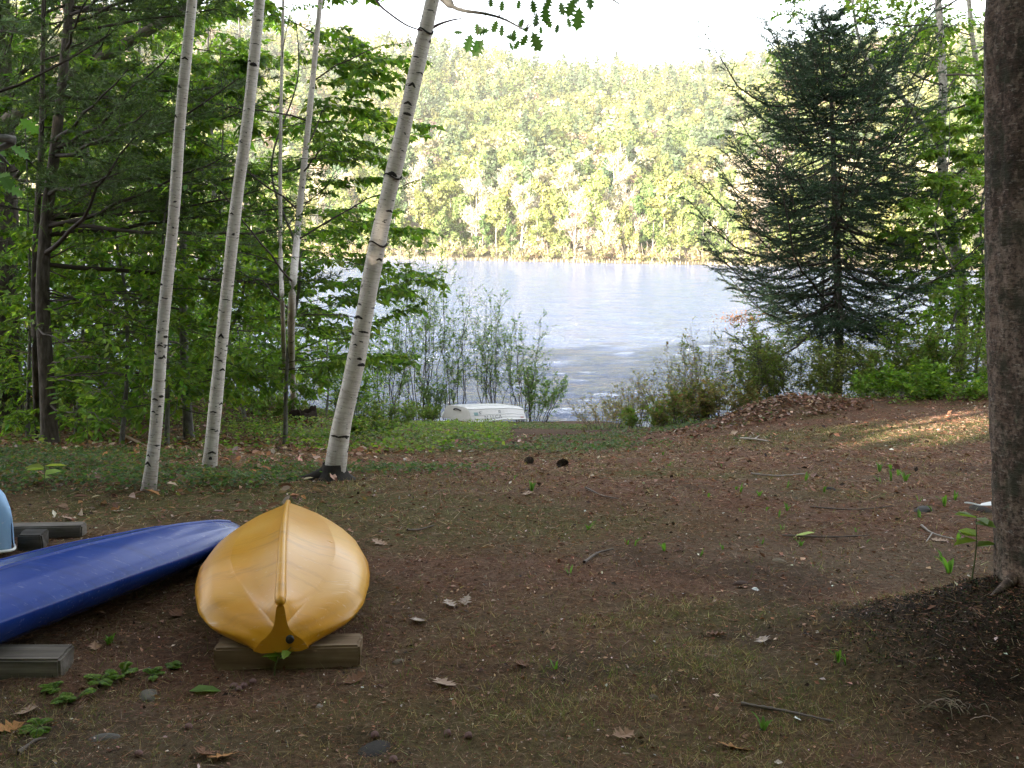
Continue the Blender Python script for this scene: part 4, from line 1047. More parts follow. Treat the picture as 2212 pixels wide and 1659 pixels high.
# ---- oak overhead: trunk left of the camera outside the view, one limb reaching over
def oak():
    r = np.random.default_rng(71); b = np.array([-4.7, 3.2, Z(-4.7, 3.2)])
    root = thing('oak_tree', 'oak outside the left edge, twigs of lobed leaves hanging into the top', 'tree', b)
    S = spline([b-[0, 0, .2], b+[0, 0, 1.2], b+[.1, .1, 2.6], b+[.2, .1, 4.5], b+[0, .2, 8]], 40)
    mb = MB(); tubes(mb, S, np.linspace(.2, .06, 40), 14, 0, bark=True)
    Yt = 5.2
    L1 = spline([S[14], S[14]+[.6, .5, .75], pt(300, -260, 4.6), pt(650, -170, 5.0), pt(860, -95, Yt), pt(948, -18, Yt), pt(985, 18, Yt), pt(1050, 30, Yt), pt(1090, 42, Yt), pt(1135, 66, Yt)], 50)
    tubes(mb, L1, np.concatenate([np.linspace(.09, .02, 32), np.linspace(.009, .0035, 18)]), 8, 0, bark=True)
    L2 = spline([S[14], pt(500, -300, 4.4), pt(950, -220, 4.9), pt(1200, -110, 5.1), pt(1290, -25, 5.1), pt(1340, 10, 5.1)], 40)
    tubes(mb, L2, np.concatenate([np.linspace(.08, .012, 30), np.linspace(.006, .003, 10)]), 8, 0, bark=True)
    L3 = spline([S[12], S[12]+[.8, .3, .2], pt(-60, 300, 4.6), pt(-10, 330, 4.7), pt(25, 360, 4.7)], 30)
    tubes(mb, L3, np.linspace(.04, .003, 30), 6, 0, bark=True)
    mb.obj('trunk', M['greybark'], root)
    # lobed leaf outline (half), bristle-tipped
    half = [(0, .02), (.12, .07), (.22, .24), (.27, .12), (.40, .34), (.46, .15), (.60, .38), (.66, .16), (.80, .27), (.86, .10), (1, 0)]
    mlf = MB(); mtw = MB()
    def oakleaf(c, d, n, L, col):
        d = norm(np.asarray(d, float)); y = norm(np.cross(n, d)); z = np.cross(d, y)
        top = [c + d*x*L + y*w*L + z*(-.10*x*x+.12*abs(w))*L for x, w in half]; bot = [c + d*x*L - y*w*L + z*(-.10*x*x+.12*abs(w))*L for x, w in half]
        mid = [c + d*x*L + z*(-.10*x*x)*L for x, w in half]
        V = np.array(top+mid+bot); k = len(half); f = []
        for i in range(k-1): f += [[k+i, k+i+1, i+1, i], [2*k+i, 2*k+i+1, k+i+1, k+i]]
        mlf.add(V, f, 0, col)
    spots = [(1085, 12, 24), (1122, 10, 22), (1074, 58, 30), (1030, 62, 26), (1018, 95, 44), (1058, 84, 36), (1044, 108, 46), (1112, 78, 30), (1140, 88, 30), (1150, 92, 46), (1122, 98, 24), (1178, 30, 40), (1160, 44, 34), (1210, 22, 36), (1226, 50, 26), (1240, 18, 44), (1252, 40, 50), (1258, 10, 34), (1100, 100, 22), (1000, 82, 24), (1092, 92, 26), (1060, 8, 24), (1190, 8, 36), (1150, 14, 30), (1130, 52, 24), (1206, 62, 22), (1168, 66, 20), (1160, 100, 22), (1030, 100, 30), (1085, 66, 28), (960, -10, 30), (1270, 0, 44), (1140, 70, 22), (1180, 50, 28)]
    tips = np.vstack([L1[34:], L2[28:]])
    for u, v, s in spots:
        Yl = Yt+r.uniform(-.25, .25); c = pt(u, v-s*.5, Yl)
        d = np.array([r.normal(0, .35), r.normal(0, .3), -1]) if r.random() < .75 else np.array([r.normal(0, 1), r.normal(0, .5), -.1])
        n = np.array([r.normal(0, .6), -1, r.normal(0, .6)]); oakleaf(c, d, n, s/K/F*Yt*.95, vary([(.055, .105, .028)], 1, .2, .06, r)[0])
        j = np.argmin(np.linalg.norm(tips-c, axis=1)); q = tips[j]; m_ = (q+c)/2+np.array([0, 0, .02]); tubes(mtw, spline([q, m_, c], 7), np.linspace(.0022, .001, 7), 4, 0, (.10, .06, .05))
    for k in range(18):
        c = L3[r.integers(16, 28)] + r.normal(0, 1, 3)*[.05, .2, .10] - [.13, 0, 0]; oakleaf(c, [r.normal(.4, .6), r.normal(0, .5), -.5+r.normal(0, .3)], [r.normal(0, .5), -.6, .8], r.uniform(.07, .13), vary([(.075, .17, .03)], 1, .2, .06, r)[0])
    mtw.obj('twigs', M['twig'], root); 
    mt = MB(); limbs(mt, S, np.linspace(.2, .06, 40), 14, .55, .98, lambda t: 3.0*(1.3-t), .3, 8, .42, 7, .12, GREEN, mlf, r=r, per3=2, az=(2.0, 5.2))
    mt.obj('branches', M['twig'], root); mlf.obj('crown', M['leaf'], root, smooth=False)
oak()
# ================================================================== SHRUBS
def shrub(label, base, nst, H, spread, leafL, cols, seed, leafper=6, per2=8, per3=2, stem=(.05, .042, .038), group=None, simple=True, lean=(0, 0), leafy_from=.25, sparse=1.0, name='shrub', r0=.016, ar=.55, cat='shrub'):
    r = np.random.default_rng(seed); base = np.array([base[0], base[1], Z(base[0], base[1])])
    root = thing(name, label, cat, base, group)
    A = r.uniform(0, 2*PI, nst); rad = np.sqrt(r.random(nst))*spread*.28
    S0 = base+np.stack([rad*np.cos(A), rad*np.sin(A), -.05+0*A], 1); S0[:, 2] = land(S0[:, 0], S0[:, 1])-.05
    out = r.uniform(.05, 1, nst)*spread*.75/H
    D = np.stack([np.cos(A)*out+lean[0], np.sin(A)*out+lean[1], np.ones(nst)], 1)
    L = H*r.uniform(.7, 1.08, nst)
    P1 = branches(S0, D, L, 10, .05, .17, r)
    mt = MB(); tubes(mt, P1, (r0*L/H)[:, None]*np.linspace(1, .2, 10)[None], 5, 0, vary([stem], nst, .2, .04, r))
    s, d, tt = spawn(P1, per2, leafy_from, .98, .6, .5, r)
    P2 = branches(s, d, np.repeat(L, per2)*.26*(1.2-.8*tt)*np.exp(r.normal(0, .25, len(tt))), 6, .08, .14, r)
    tubes(mt, P2, np.full((len(P2), 6), r0*.3)*np.linspace(1, .35, 6), 3, 0, stem)
    tw = P2
    if per3:
        s, d, t3 = spawn(P2, per3, .2, .95, .6, .5, r); P3 = branches(s, d, np.full(len(s), .10*H**.5)*np.exp(r.normal(0, .3, len(s))), 4, .05, .12, r)
        tubes(mt, P3, np.full((len(P3), 4), r0*.16), 3, 0, stem); tw = P3
    ml = MB(); leaf_cloud(ml, tw, leafper, leafL, cols, .1, simple, r, ar=ar); leaf_cloud(ml, P2[:, 2:], max(2, leafper//2), leafL, cols, .1, simple, r, ar=ar)
    mt.obj('stems', M['twig'], root); ml.obj('foliage', M['leaf'], root, smooth=False)
    return root
ALD = [(.13, .21, .055), (.16, .235, .07), (.10, .17, .045)]
BLU = [(.18, .19, .06), (.22, .18, .08), (.15, .17, .05), (.22, .14, .08)]
def at(u, v, Y=None):
    if Y is None: p = gnd(u, v); return (p[0], p[1])
    p = pt(u, v, Y); return (p[0], p[1])
GW = 'thin stemmed shoreline shrubs behind the rowing boat'
def hpx(v0, v1, Y): return (v1-v0)/K/F*Y
shrub('tall wispy shoreline bush right of the leaning birch, the tallest of its row', at(905, 900, 33.6), 15, hpx(560, 905, 33.6), 1.5, .075, ALD, 101, 8, 11, 3, r0=.017, group=GW)
shrub('thin-stemmed bush directly above the left end of the white boat', at(985, 900, 34.0), 10, hpx(640, 900, 34), 1.0, .07, ALD, 102, 7, 11, 3, r0=.017, group=GW)
shrub('open bush of dark upright stems behind the middle of the white boat', at(1065, 905, 33.8), 13, hpx(660, 905, 33.8), 1.35, .07, ALD, 103, 7, 11, 3, r0=.017, group=GW)
shrub('thin-stemmed bush behind the right end of the white boat', at(1128, 905, 33.8), 10, hpx(690, 905, 33.8), 1.25, .07, ALD, 104, 7, 11, 3, r0=.017, group=GW)
shrub('low leafy bush at the waterline just right of the white boat', at(1165, 908, 33.5), 12, hpx(800, 910, 33.5), 1.3, .07, ALD, 105, 8, 10, 3, r0=.017, lean=(.25, 0), group=GW)
shrub('straggly bush just right of the leaning birch foot, against the water', at(835, 900, 31), 11, hpx(700, 900, 31), 1.3, .07, ALD, 106, 8, 10, 3, r0=.017, group=GW)
shrub('short twiggy bush between the boat and the straggly shoreline bush', at(945, 905, 33), 10, hpx(800, 905, 33), .9, .065, ALD, 107, 8, 10, 3, r0=.017, group=GW)
GB = 'low green bushes between the birches and the boat'
for i, (u, v, Y, h, sp, lab) in enumerate([(765, 905, None, .75, 1.1, 'round low bush right behind the leaning birch'), (850, 925, None, .7, 1.3, 'low green bush left of the white boat'), (915, 912, None, .55, .9, 'small green bush touching the left end of the white boat'), (700, 872, None, .7, .8, 'low bush right behind the rotten stump'), (585, 900, None, .5, 1.0, 'low bush left of the rotten stump'), (800, 945, None, .4, .8, 'smallest green bush just right of the leaning birch')]):
    shrub(lab, at(u, v, Y), 22, h, sp, .055, GREEN[:3]+OLIVE, 110+i, 7, 8, 2, group=GB, r0=.005)
GL = 'undergrowth shrubs in the left wood'
for i, (u, v, Y, h, sp, cols, lab) in enumerate([(60, 900, 16, 1.8, 1.8, GREEN, 'bright leafed bush around the foot of the massive pine'), (170, 900, 17, 1.3, 1.7, GREEN, 'leafy bush between the pine stems and the leftmost birch'), (255, 895, 18, 1.5, 1.6, GREEN, 'leafy bush just left of the leftmost birch, low down'), (400, 880, 22, 2.2, 1.9, GREEN, 'dense bush by the water between the two left birches'), (470, 880, 24, 2.6, 1.9, GREEN+LIME[:1], 'dense bush by the water right behind the second birch'), (560, 870, 23, 2.4, 1.7, GREEN+LIME[:1], 'bright bush by the water left of the thin birch pair'), (320, 880, 24, 2.4, 2.0, GREEN[:3], 'dark bush by the water behind the leftmost birch'), (110, 880, 24, 2.6, 2.4, GREEN[:3], 'dark bush by the water behind the slender pine'), (640, 860, 25, 1.3, 1.2, GREEN+LIME[:1], 'bush at the waterline behind the thin birch pair'), (745, 860, 25, 1.5, 1.2, GREEN+LIME[:1], 'bush at the waterline left of the leaning birch')]):
    shrub(lab, at(u, v, Y), 16, h, sp, .085, cols, 120+i, 6, 8, 2, group=GL, r0=.009, lean=(.05, -.05))
GR = 'brushy shrubs along the right bank'
for i, (u, v, Y, h, sp, cols, st, lab) in enumerate([
    (1310, 915, 24, .9, 1.1, BLU, (.10, .075, .065), 'twiggy bush at the left end of the right bank thicket, nearest the boat'),
    (1375, 905, 22, 1.25, 1.2, BLU, (.09, .07, .06), 'brownish twiggy bush with few leaves, second from the left end of the thicket'),
    (1450, 895, 20.5, 1.5, 1.2, BLU+OLIVE, (.09, .07, .06), 'brownish bush with bare upright twigs against the water'),
    (1520, 880, 20, 2.0, 1.1, BLU+OLIVE[:1], (.10, .08, .07), 'tallest twiggy bush of the right bank, its bare tips against the water'),
    (1590, 870, 18.5, 1.7, 1.4, OLIVE+LIME[:1], (.08, .065, .05), 'yellow green bush beneath the left boughs of the spruce'),
    (1670, 862, 18.3, 1.7, 1.4, OLIVE+LIME[:1], (.08, .065, .05), 'olive bush above the pile of dead leaves'),
    (1745, 858, 18.2, 1.35, 1.4, OLIVE, (.08, .065, .05), 'olive bush just left of the spruce foot'),
    (1825, 856, 18.0, 1.3, 1.4, OLIVE, (.08, .065, .05), 'olive bush right in front of the spruce foot'),
    (1905, 856, 18.0, 1.45, 1.4, OLIVE+GREEN[:1], (.08, .065, .05), 'bush just right of the spruce foot'),
    (1985, 856, 17.8, 1.5, 1.5, GREEN[:2]+OLIVE, (.07, .06, .05), 'green bush midway between spruce foot and big trunk'),
    (2070, 856, 17.5, 1.5, 1.5, GREEN[:2]+OLIVE, (.07, .06, .05), 'green bush against the left side of the big trunk'),
    (1560, 905, 17.6, .8, .9, BLU, (.07, .055, .05), 'low scraggly bush left of the pile of dead leaves'),
    (1470, 920, 18.5, .7, .9, BLU+GREEN[:1], (.07, .055, .05), 'low dark bush near the left end of the leaf bank'),
    (1395, 925, 21, .55, .9, GREEN[:2]+OLIVE, (.06, .05, .04), 'low green bush where the clearing meets the thicket')]):
    shrub(lab, at(u, v, Y), 21 if i > 3 else 26, h*(.92 if i > 3 else .86), sp*1.15, .06 if i > 3 else .048, cols, 140+i, 5 if i > 3 else 3, 9, 3 if i > 3 else 2, stem=st, group=GR, r0=.008)
for i, (u, v, Y, lab) in enumerate([(1960, 850, 16.6, 'low mound of ferny green leaves at the edge of the clearing'), (2060, 845, 16.4, 'low mound of ferny green leaves against the big trunk')]):
    shrub(lab, at(u, v, Y), 40, .55, 1.6, .07, GREEN+LIME[:1], 160+i, 8, 7, 1, group='low ferny mounds on the right', r0=.004)

# saplings and seedlings
def seedling(label, base, h, n, L, cols, seed, group):
    r = np.random.default_rng(seed); base = np.array([base[0], base[1], float(ZZ(base[0], base[1]))])
    root = thing('seedling', label, 'seedling', base, group)
    mt = MB(); S = spline([base-[0, 0, .03], base+[.01, 0, h*.5], base+[.03*r.normal(), .02, h]], 10); tubes(mt, S, np.linspace(.0035, .0018, 10), 5, 0, (.09, .11, .04)); mt.obj('stem', M['twig'], root)
    ml = MB(); T = r.uniform(.45, 1, n); p, _ = along(S[None], T[None]); a = r.uniform(0, 6.3, n)
    leaves(ml, p[0], np.stack([np.cos(a), np.sin(a), r.normal(.1, .25, n)], 1), np.array([0, -.2, 1.])+r.normal(0, .3, (n, 3)), L*r.uniform(.7, 1.2, n), L*.6, vary(pick(cols, n, r), n, .15, .05, r)); ml.obj('leaf', M['leaf'], root, smooth=False)
GS = 'broad leafed seedlings on the clearing'
seedling('broad leafed seedling standing just left of the big trunk', (gnd(2098, 1255)[0], gnd(2098, 1255)[1]), .26, 7, .10, LIME, 1, GS)
seedling('pale green seedling by the left edge behind the pale blue canoe', tuple(gnd(95, 1070)[:2]), .20, 5, .13, LIME, 2, GS)
seedling('small seedling under the near end of the yellow kayak', tuple(gnd(592, 1462)[:2]), .10, 6, .07, LIME, 3, GS)
seedling('leafy seedling between the pines and the leftmost birch', tuple(gnd(190, 985)[:2]), .75, 26, .12, GREEN+LIME, 4, GS)
seedling('leafy seedling in front of the slender pine', tuple(gnd(130, 975)[:2]), .95, 30, .12, GREEN+LIME, 5, GS)

def fern(base, seed, n=7, L=.26):
    r = np.random.default_rng(seed); base = np.array([base[0], base[1], float(ZZ(base[0], base[1]))])
    a = r.uniform(0, 6.3, n); D = np.stack([np.cos(a), np.sin(a), r.uniform(.5, 1.2, n)], 1)
    P = branches(np.repeat(base[None], n, 0), D, L*r.uniform(.6, 1.1, n), 9, -.45, .05, r)
    mb = MB(); tubes(mb, P, np.linspace(.002, .0008, 9)[None]*np.ones((n, 1)), 3, 0, (.07, .12, .03))
    t = np.tile(np.linspace(.2, 1, 15), (n, 1)); p, tn = along(P, t); pe = norm(np.cross(tn, [0, 0, 1.]))
    w = (np.sin(np.linspace(.25, PI*.97, 15))*.055*L/.26)[None, :, None]
    for s in (-1, 1):
        N = n*15; leaves(mb, p.reshape(-1, 3), (pe*s+tn*.35).reshape(-1, 3), np.tile([0, 0, 1.], (N, 1)), np.broadcast_to(w[..., 0]*1.25, (n, 15)).ravel(), np.full(N, .014), vary(pick(LIME+GREEN, N, r), N, .15, .05, r), True)
    o = mb.obj('fern', M['leaf'], None, smooth=False, origin=base); return o
for i, (u, v, lab) in enumerate([(120, 1492, 'small fern in front of the grey timber at the lower left'), (215, 1478, 'fern right beside the end of the grey timber'), (262, 1465, 'fern sprig to the right of the grey timber end'), (330, 1468, 'fern tuft midway between grey timber and yellow kayak'), (85, 1580, 'fern frond low down in the bottom left corner'), (165, 1515, 'ragged fern sprig below the grey timber, above a pale flat stone'), (365, 1445, 'fern tuft closest to the wooden block of the yellow kayak')]):
    tag(fern(gnd(u, v)[:2], 300+i, 6, .07+.02*(i % 3)), lab, 'fern', 'ferns at the lower left')

# ================================================================== GROUND COVER (nobody could count it)
def scatter(n, x0, x1, y0, y1, dens):
    out = []; tot = 0
    while tot < n:
        x = rng.uniform(x0, x1, 60000); y = rng.uniform(y0, y1, 60000)
        k = rng.random(60000) < dens(x, y); out.append(np.stack([x[k], y[k]], 1)); tot += k.sum()
    p = np.concatenate(out)[:n]
    return np.column_stack([p, ZZ(p[:, 0], p[:, 1])])
def scatter_view(n, y0, y1, dens, pw=1.0):
    """denser near the camera, within the view wedge and a margin"""
    out = []; tot = 0
    while tot < n:
        y = y0*(y1/y0)**(rng.random(60000)**pw); x = (rng.random(60000)*2-1)*(.60*y+.6)
        k = rng.random(60000) < dens(x, y); out.append(np.stack([x[k], y[k]], 1)); tot += k.sum()
    p = np.concatenate(out)[:n]
    return np.column_stack([p, ZZ(p[:, 0], p[:, 1])])
def stuff(name, mb, mat): 
    o = mb.obj(name, mat, None, smooth=False); tag(o, kind='stuff'); return o
one = lambda x, y: np.ones_like(x)
# pine needles and crumbs
N = 120000; p = scatter_view(N, 2.5, 17, one); sc_ = np.clip(p[:, 1]/4.5, .7, 3)
a = rng.uniform(0, 2*PI, N); d = np.stack([np.cos(a), np.sin(a), rng.normal(0, .22, N)], 1); p[:, 2] += rng.uniform(.001, .010, N)
mb = MB(); blades(mb, p, d, rng.uniform(.03, .085, N)*np.clip(sc_, .8, 1.4), .0018*sc_, vary(pick([(.19, .085, .048), (.26, .135, .083), (.12, .06, .036), (.34, .24, .17)], N), N, .35, .08))
stuff('pine_needles', mb, M['litter'])
N = 110000; p = scatter_view(N, 2.5, 20, one); sc_ = np.clip(p[:, 1]/4.5, .7, 3.2); p[:, 2] += rng.uniform(.000, .008, N)
mb = MB(); L = rng.gamma(2.0, .0042, N)*sc_+.002
leaves(mb, p, np.stack([rng.normal(size=N), rng.normal(size=N), rng.normal(0, .3, N)], 1), rng.normal(0, .55, (N, 3))+[0, 0, 1], L, L*.6, vary(pick([(.19, .085, .05), (.12, .06, .036), (.29, .17, .115), (.50, .42, .36), (.035, .022, .016), (.36, .20, .12)], N, p=[.3, .25, .18, .06, .13, .08]), N, .3, .08), True)
stuff('forest_litter', mb, M['litter'])
# grass: green and straw blades
def gdens(x, y):
    return np.clip(.12 + 1.1*blob(x, y, .5, 3.7, 1.9, .9, 2) + .9*blob(x, y, 1.3, 3.1, 1.6, .6, 4) + 1.0*blob(x, y, -1, 3.1, 1.6, .5, 5) + .9*blob(x, y, 4.3, 12.2, 2.6, 1.7, 3) + .5*blob(x, y, -2.2, 7.2, 2.5, 1.0), 0, 1)*(.15+sstep(-.08, .22, fbm(x*2.6, y*2.6, 33)))
N = 30000; p = scatter_view(N, 2.5, 16, lambda x, y: gdens(x, y)*(1-zone_humus_shade(x, y))*(1-.9*np.exp(-(np.abs((x-2.2)/.9)**4)-(np.abs((y-3.55)/.66)**4)))); p = np.repeat(p, 2, 0); N *= 2; p[:, :2] += rng.normal(0, .012, (N, 2)); p[:, 2] -= .004
d = np.stack([rng.normal(0, .75, N), rng.normal(0, .75, N), np.full(N, .8)], 1)
mb = MB(); blades(mb, p, d, rng.uniform(.015, .058, N), .0021*np.clip(p[:, 1]/4, .8, 3), vary(pick([(.08, .125, .028), (.115, .125, .038), (.26, .20, .125), (.38, .31, .23), (.16, .11, .065)], N, p=[.22, .2, .24, .12, .22]), N, .25, .08))
stuff('grass', mb, M['leaf'])
# leafy ground cover: left green patch, band before the boat
def cover(name, n, x0, x1, y0, y1, dens, h, L, cols, per=4):
    p = scatter(n, x0, x1, y0, y1, dens); p = np.repeat(p, per, 0); N = len(p); p[:, :2] += rng.normal(0, .03, (N, 2)); p[:, 2] += rng.uniform(.1, 1, N)*h*(.5+fbm(p[:, 0]*1.5, p[:, 1]*1.5, 8))
    mb = MB(); a = rng.uniform(0, 6.3, N)
    LL = L*rng.uniform(.6, 1.3, N)
    leaves(mb, p, np.stack([np.cos(a), np.sin(a), rng.normal(0, .3, N)], 1), rng.normal(0, .45, (N, 3))+[0, 0, 1], LL, LL*.7, vary(pick(cols, N), N, .22, .07), True)
    return stuff(name, mb, M['leaf'])
cover('ground_cover', 9000, -8, 0, 5.6, 13, lambda x, y: np.clip(blob(x, y, -3.6, 7.4, 2.2, 1.0, 13)*1.2+blob(x, y, -5.2, 9.5, 2.2, 1.8, 14)+.5*blob(x, y, -1.4, 8.3, 1.3, .6, 15), 0, 1), .13, .035, [(.05, .10, .025), (.07, .12, .03), (.04, .08, .022), (.10, .11, .035), (.12, .08, .04)])
cover('clover', 8500, -4, 5.5, 9, 31, lambda x, y: np.clip(blob(x, y, .3, 13.5, 3.2, 1.4, 16)*1.1 + blob(x, y, 2.6, 17, 2.5, 2.5, 17)*1.1 + blob(x, y, 0, 27, 6, 4, 18)*1.2 + blob(x, y, -2.5, 17, 2, 3, 19), 0, 1)*(sstep(-.08, .14, fbm(x*.9, y*1.4, 23))), .09, .05, [(.07, .125, .035), (.09, .14, .048), (.055, .10, .03), (.13, .13, .06), (.15, .10, .06)], 4)
cover('undergrowth', 8000, -12, 0, 11, 28, lambda x, y: (.10+.9*sstep(0, .2, fbm(x*.6, y*.6, 41)))*(1-.9*np.clip(blob(x, y, -3.6, 12.2, 3.0, 2.2, 24), 0, 1)), .30, .06, GREEN+OLIVE)
cover('bank_growth', 11000, 3, 14, 15.2, 22, lambda x, y: np.clip(.35+fbm(x, y, 42), 0, 1)*sstep(15.0, 17.2, y+.22*(x-6))*sstep(4.2, 6, x+.6*(y-16)), .35, .05, GREEN[:3]+OLIVE)
# moss cushions around the root mound, fine dark crumbs
N = 34000; p = scatter(N, 1.2, 3.3, 2.9, 4.6, lambda x, y: np.exp(-(np.abs((x-2.25)/.88)**4)-(np.abs((y-3.74)/.50)**4)))
mb = MB(); L = rng.uniform(.006, .016, N); leaves(mb, p, rng.normal(size=(N, 3))*[1, 1, .7], rng.normal(0, .5, (N, 3))+[0, 0, 1], L, L*.5, vary(pick([(.028, .038, .011), (.016, .011, .008), (.038, .022, .014), (.036, .045, .014), (.01, .008, .006)], N), N, .3, .1), True)
stuff('moss', mb, M['litter'])
# fallen leaves too many to count: right bank pile, left wood floor
def fallen(name, n, x0, x1, y0, y1, dens, L, cols, lift=.03):
    p = scatter(n, x0, x1, y0, y1, dens); N = len(p); p[:, 2] += rng.uniform(0, lift, N)
    mb = MB(); a = rng.uniform(0, 6.3, N); LL = L*rng.uniform(.5, 1.3, N)
    leaves(mb, p, np.stack([np.cos(a), np.sin(a), rng.normal(0, .35, N)], 1), rng.normal(0, .5, (N, 3))+[0, 0, 1], LL, LL*.6, vary(pick(cols, N), N, .3, .07), False)
    stuff(name, mb, M['litter'])
BR = [(.20, .105, .062), (.28, .165, .105), (.13, .065, .04), (.40, .29, .22)]
fallen('leaf_pile', 1700, 1.8, 9.5, 14.2, 18.2, lambda x, y: np.clip(1.3*blob(x, y, 4.2, 15.5, 1.1, .65, 21) + .12*blob(x, y, 7, 16.4, 2.8, .6, 22)+.5*blob(x, y, 3.0, 14.9, .8, .3, 23), 0, 1), .075, [(.17, .085, .05), (.23, .125, .08), (.12, .06, .037), (.32, .22, .17)], .06)
fallen('fallen_leaves', 9000, -11, -1.2, 6, 24, lambda x, y: np.clip(.25+.9*blob(x, y, -4.5, 12.5, 3.5, 3, 24), 0, 1), .085, BR+[(.30, .14, .06)], .03)

# ---- things lying about that one can point at
def oak_leaf_mesh(name, L, curl, col, seed):
    r = np.random.default_rng(seed); half = [(0, .02), (.12, .06), (.2, .22), (.27, .10), (.38, .33), (.45, .14), (.58, .38), (.66, .15), (.78, .26), (.86, .10), (1, 0)]
    T, Mi, Bo = [], [], []
    for x, w in half:
        zc_ = curl*(x-.5)**2
        T.append((x-.5, w*r.uniform(.85, 1.15), zc_+abs(w)*curl*r.uniform(.3, .9))); Bo.append((x-.5, -w*r.uniform(.85, 1.15), zc_+abs(w)*curl*r.uniform(.3, .9))); Mi.append((x-.5, 0, zc_))
    k = len(half); f = []
    for i in range(k-1): f += [[k+i, k+i+1, i+1, i], [2*k+i, 2*k+i+1, k+i+1, k+i]]
    mb = MB(); mb.add(np.array(T+Mi+Bo)*L, f, 0, col)
    tubes(mb, np.array([(-.5, 0, curl*.25), (-.62, .02, curl*.2), (-.75, .01, 0)])*L, np.array([.0016, .0014, .001]), 4, 0, np.array(col)*.6)
    return mb.mesh(name, M['litter'], smooth=False)
LM = {'tan': [oak_leaf_mesh('oak_leaf', .125, .30, (.34, .235, .17), 1), oak_leaf_mesh('oak_leaf', .10, .5, (.27, .16, .10), 2)],
      'pale': [oak_leaf_mesh('oak_leaf', .11, .35, (.42, .34, .29), 3)], 'brown': [oak_leaf_mesh('oak_leaf', .11, .55, (.17, .085, .048), 4)],
      'rust': [oak_leaf_mesh('oak_leaf', .12, .25, (.34, .16, .055), 5)]}
def lay(me, name, u, v, label, cat, group=None, rz=None, sc_=1.0, lift=.006, tilt=.2):
    p = gnd(u, v); o = bpy.data.objects.new(name, me); link(o)
    o.location = (p[0], p[1], float(ZZ(p[0], p[1]))+lift); o.rotation_euler = (rng.normal(0, tilt), rng.normal(0, tilt), rng.uniform(0, 6.28) if rz is None else rz); o.scale = (sc_,)*3
    return tag(o, label, cat, group)
GLF = 'dry oak leaves lying on the clearing'
for u, v, k, lab in [(205, 1405, 'tan', 'tan curled oak leaf between the grey timber end and the yellow kayak'), (1005, 1305, 'pale', 'pale curled oak leaf right of the yellow kayak, larger of two side by side'), (972, 1312, 'pale', 'smaller pale curled leaf next to a larger one right of the yellow kayak'), (962, 1482, 'tan', 'tan lobed oak leaf lying flat, lower right of the wooden block'), (903, 1350, 'pale', 'small pale leaf scrap close to the right flank of the yellow kayak'), (1648, 1390, 'pale', 'pale crumpled leaf to the left of the dark root mound'), (1547, 1375, 'brown', 'brown curled leaf left of a pale crumpled leaf near the root mound'), (1345, 1600, 'tan', 'wide tan leaf near the bottom edge, right of centre'), (1585, 1620, 'rust', 'rust orange leaf at the bottom edge below the root mound'), (20, 1582, 'rust', 'rust orange leaf in the bottom left corner'), (60, 1545, 'tan', 'large greyish tan leaf at the left edge below the grey timber'), (480, 1650, 'rust', 'orange leaf cut by the bottom edge below the yellow kayak'), (1125, 1445, 'brown', 'dull brown leaf flat on the grass in the middle foreground'), (768, 1475, 'brown', 'pinkish brown leaf below the right end of the wooden block'), (1140, 1070, 'tan', 'tan leaf on bare needles beyond the middle of the clearing'), (820, 1178, 'tan', 'tan leaf up the slope right of the yellow kayak tip'), (380, 1330, 'brown', 'brown leaf in the shadow between the two kayaks'), (2030, 1170, 'tan', 'tan leaf beside the sprouts left of the big trunk'), (1185, 1085, 'pale', 'small pale leaf on the needles, middle distance'), (150, 1125, 'tan', 'tan leaf on the moss between the two birches and the blue kayak'), (255, 1108, 'pale', 'pale leaf on the moss behind the blue kayak'), (440, 1640, 'brown', 'brown leaf left of an orange one at the bottom edge')]:
    lay(LM[k][rng.integers(len(LM[k]))], 'oak_leaf', u, v, lab, 'leaf', GLF, sc_=rng.uniform(.75, 1.0))
gm = MB(); leaves(gm, np.array([[0, 0, .0]]), np.array([[1., 0, .1]]), np.array([[0, .2, 1.]]), .115, .06, (.16, .27, .06)); gme = gm.mesh('green_leaf', M['leaf'], smooth=False)
lay(gme, 'green_leaf', 408, 1500, 'fresh green leaf lying on the soil below the yellow kayak', 'leaf', rz=.2)
gm = MB(); leaves(gm, np.array([[0, 0, .0]]), np.array([[1., 0, .1]]), np.array([[0, .2, 1.]]), .13, .07, (.33, .40, .24)); gme = gm.mesh('green_leaf', M['leaf'], smooth=False)
lay(gme, 'green_leaf', 1712, 1163, 'pale green leaf lying alone on the needles right of centre', 'leaf', rz=.1)
def stone_mesh(seed, col, sx, sy, sz):
    r = np.random.default_rng(seed); bm = bmesh.new(); bmesh.ops.create_icosphere(bm, subdivisions=3, radius=1)
    for v in bm.verts:
        n = v.co.copy(); k = 1+.45*float(fbm(n.x*1.3+seed, n.y*1.3+n.z*1.7, seed)); v.co = Vector((n.x*sx*k, n.y*sy*k, n.z*sz*k))
    me = bpy.data.meshes.new('stone'); bm.to_mesh(me); bm.free(); me.materials.append(plain('stone', col, .85, .2, 30, .5, .3))
    for p in me.polygons: p.use_smooth = True
    return me
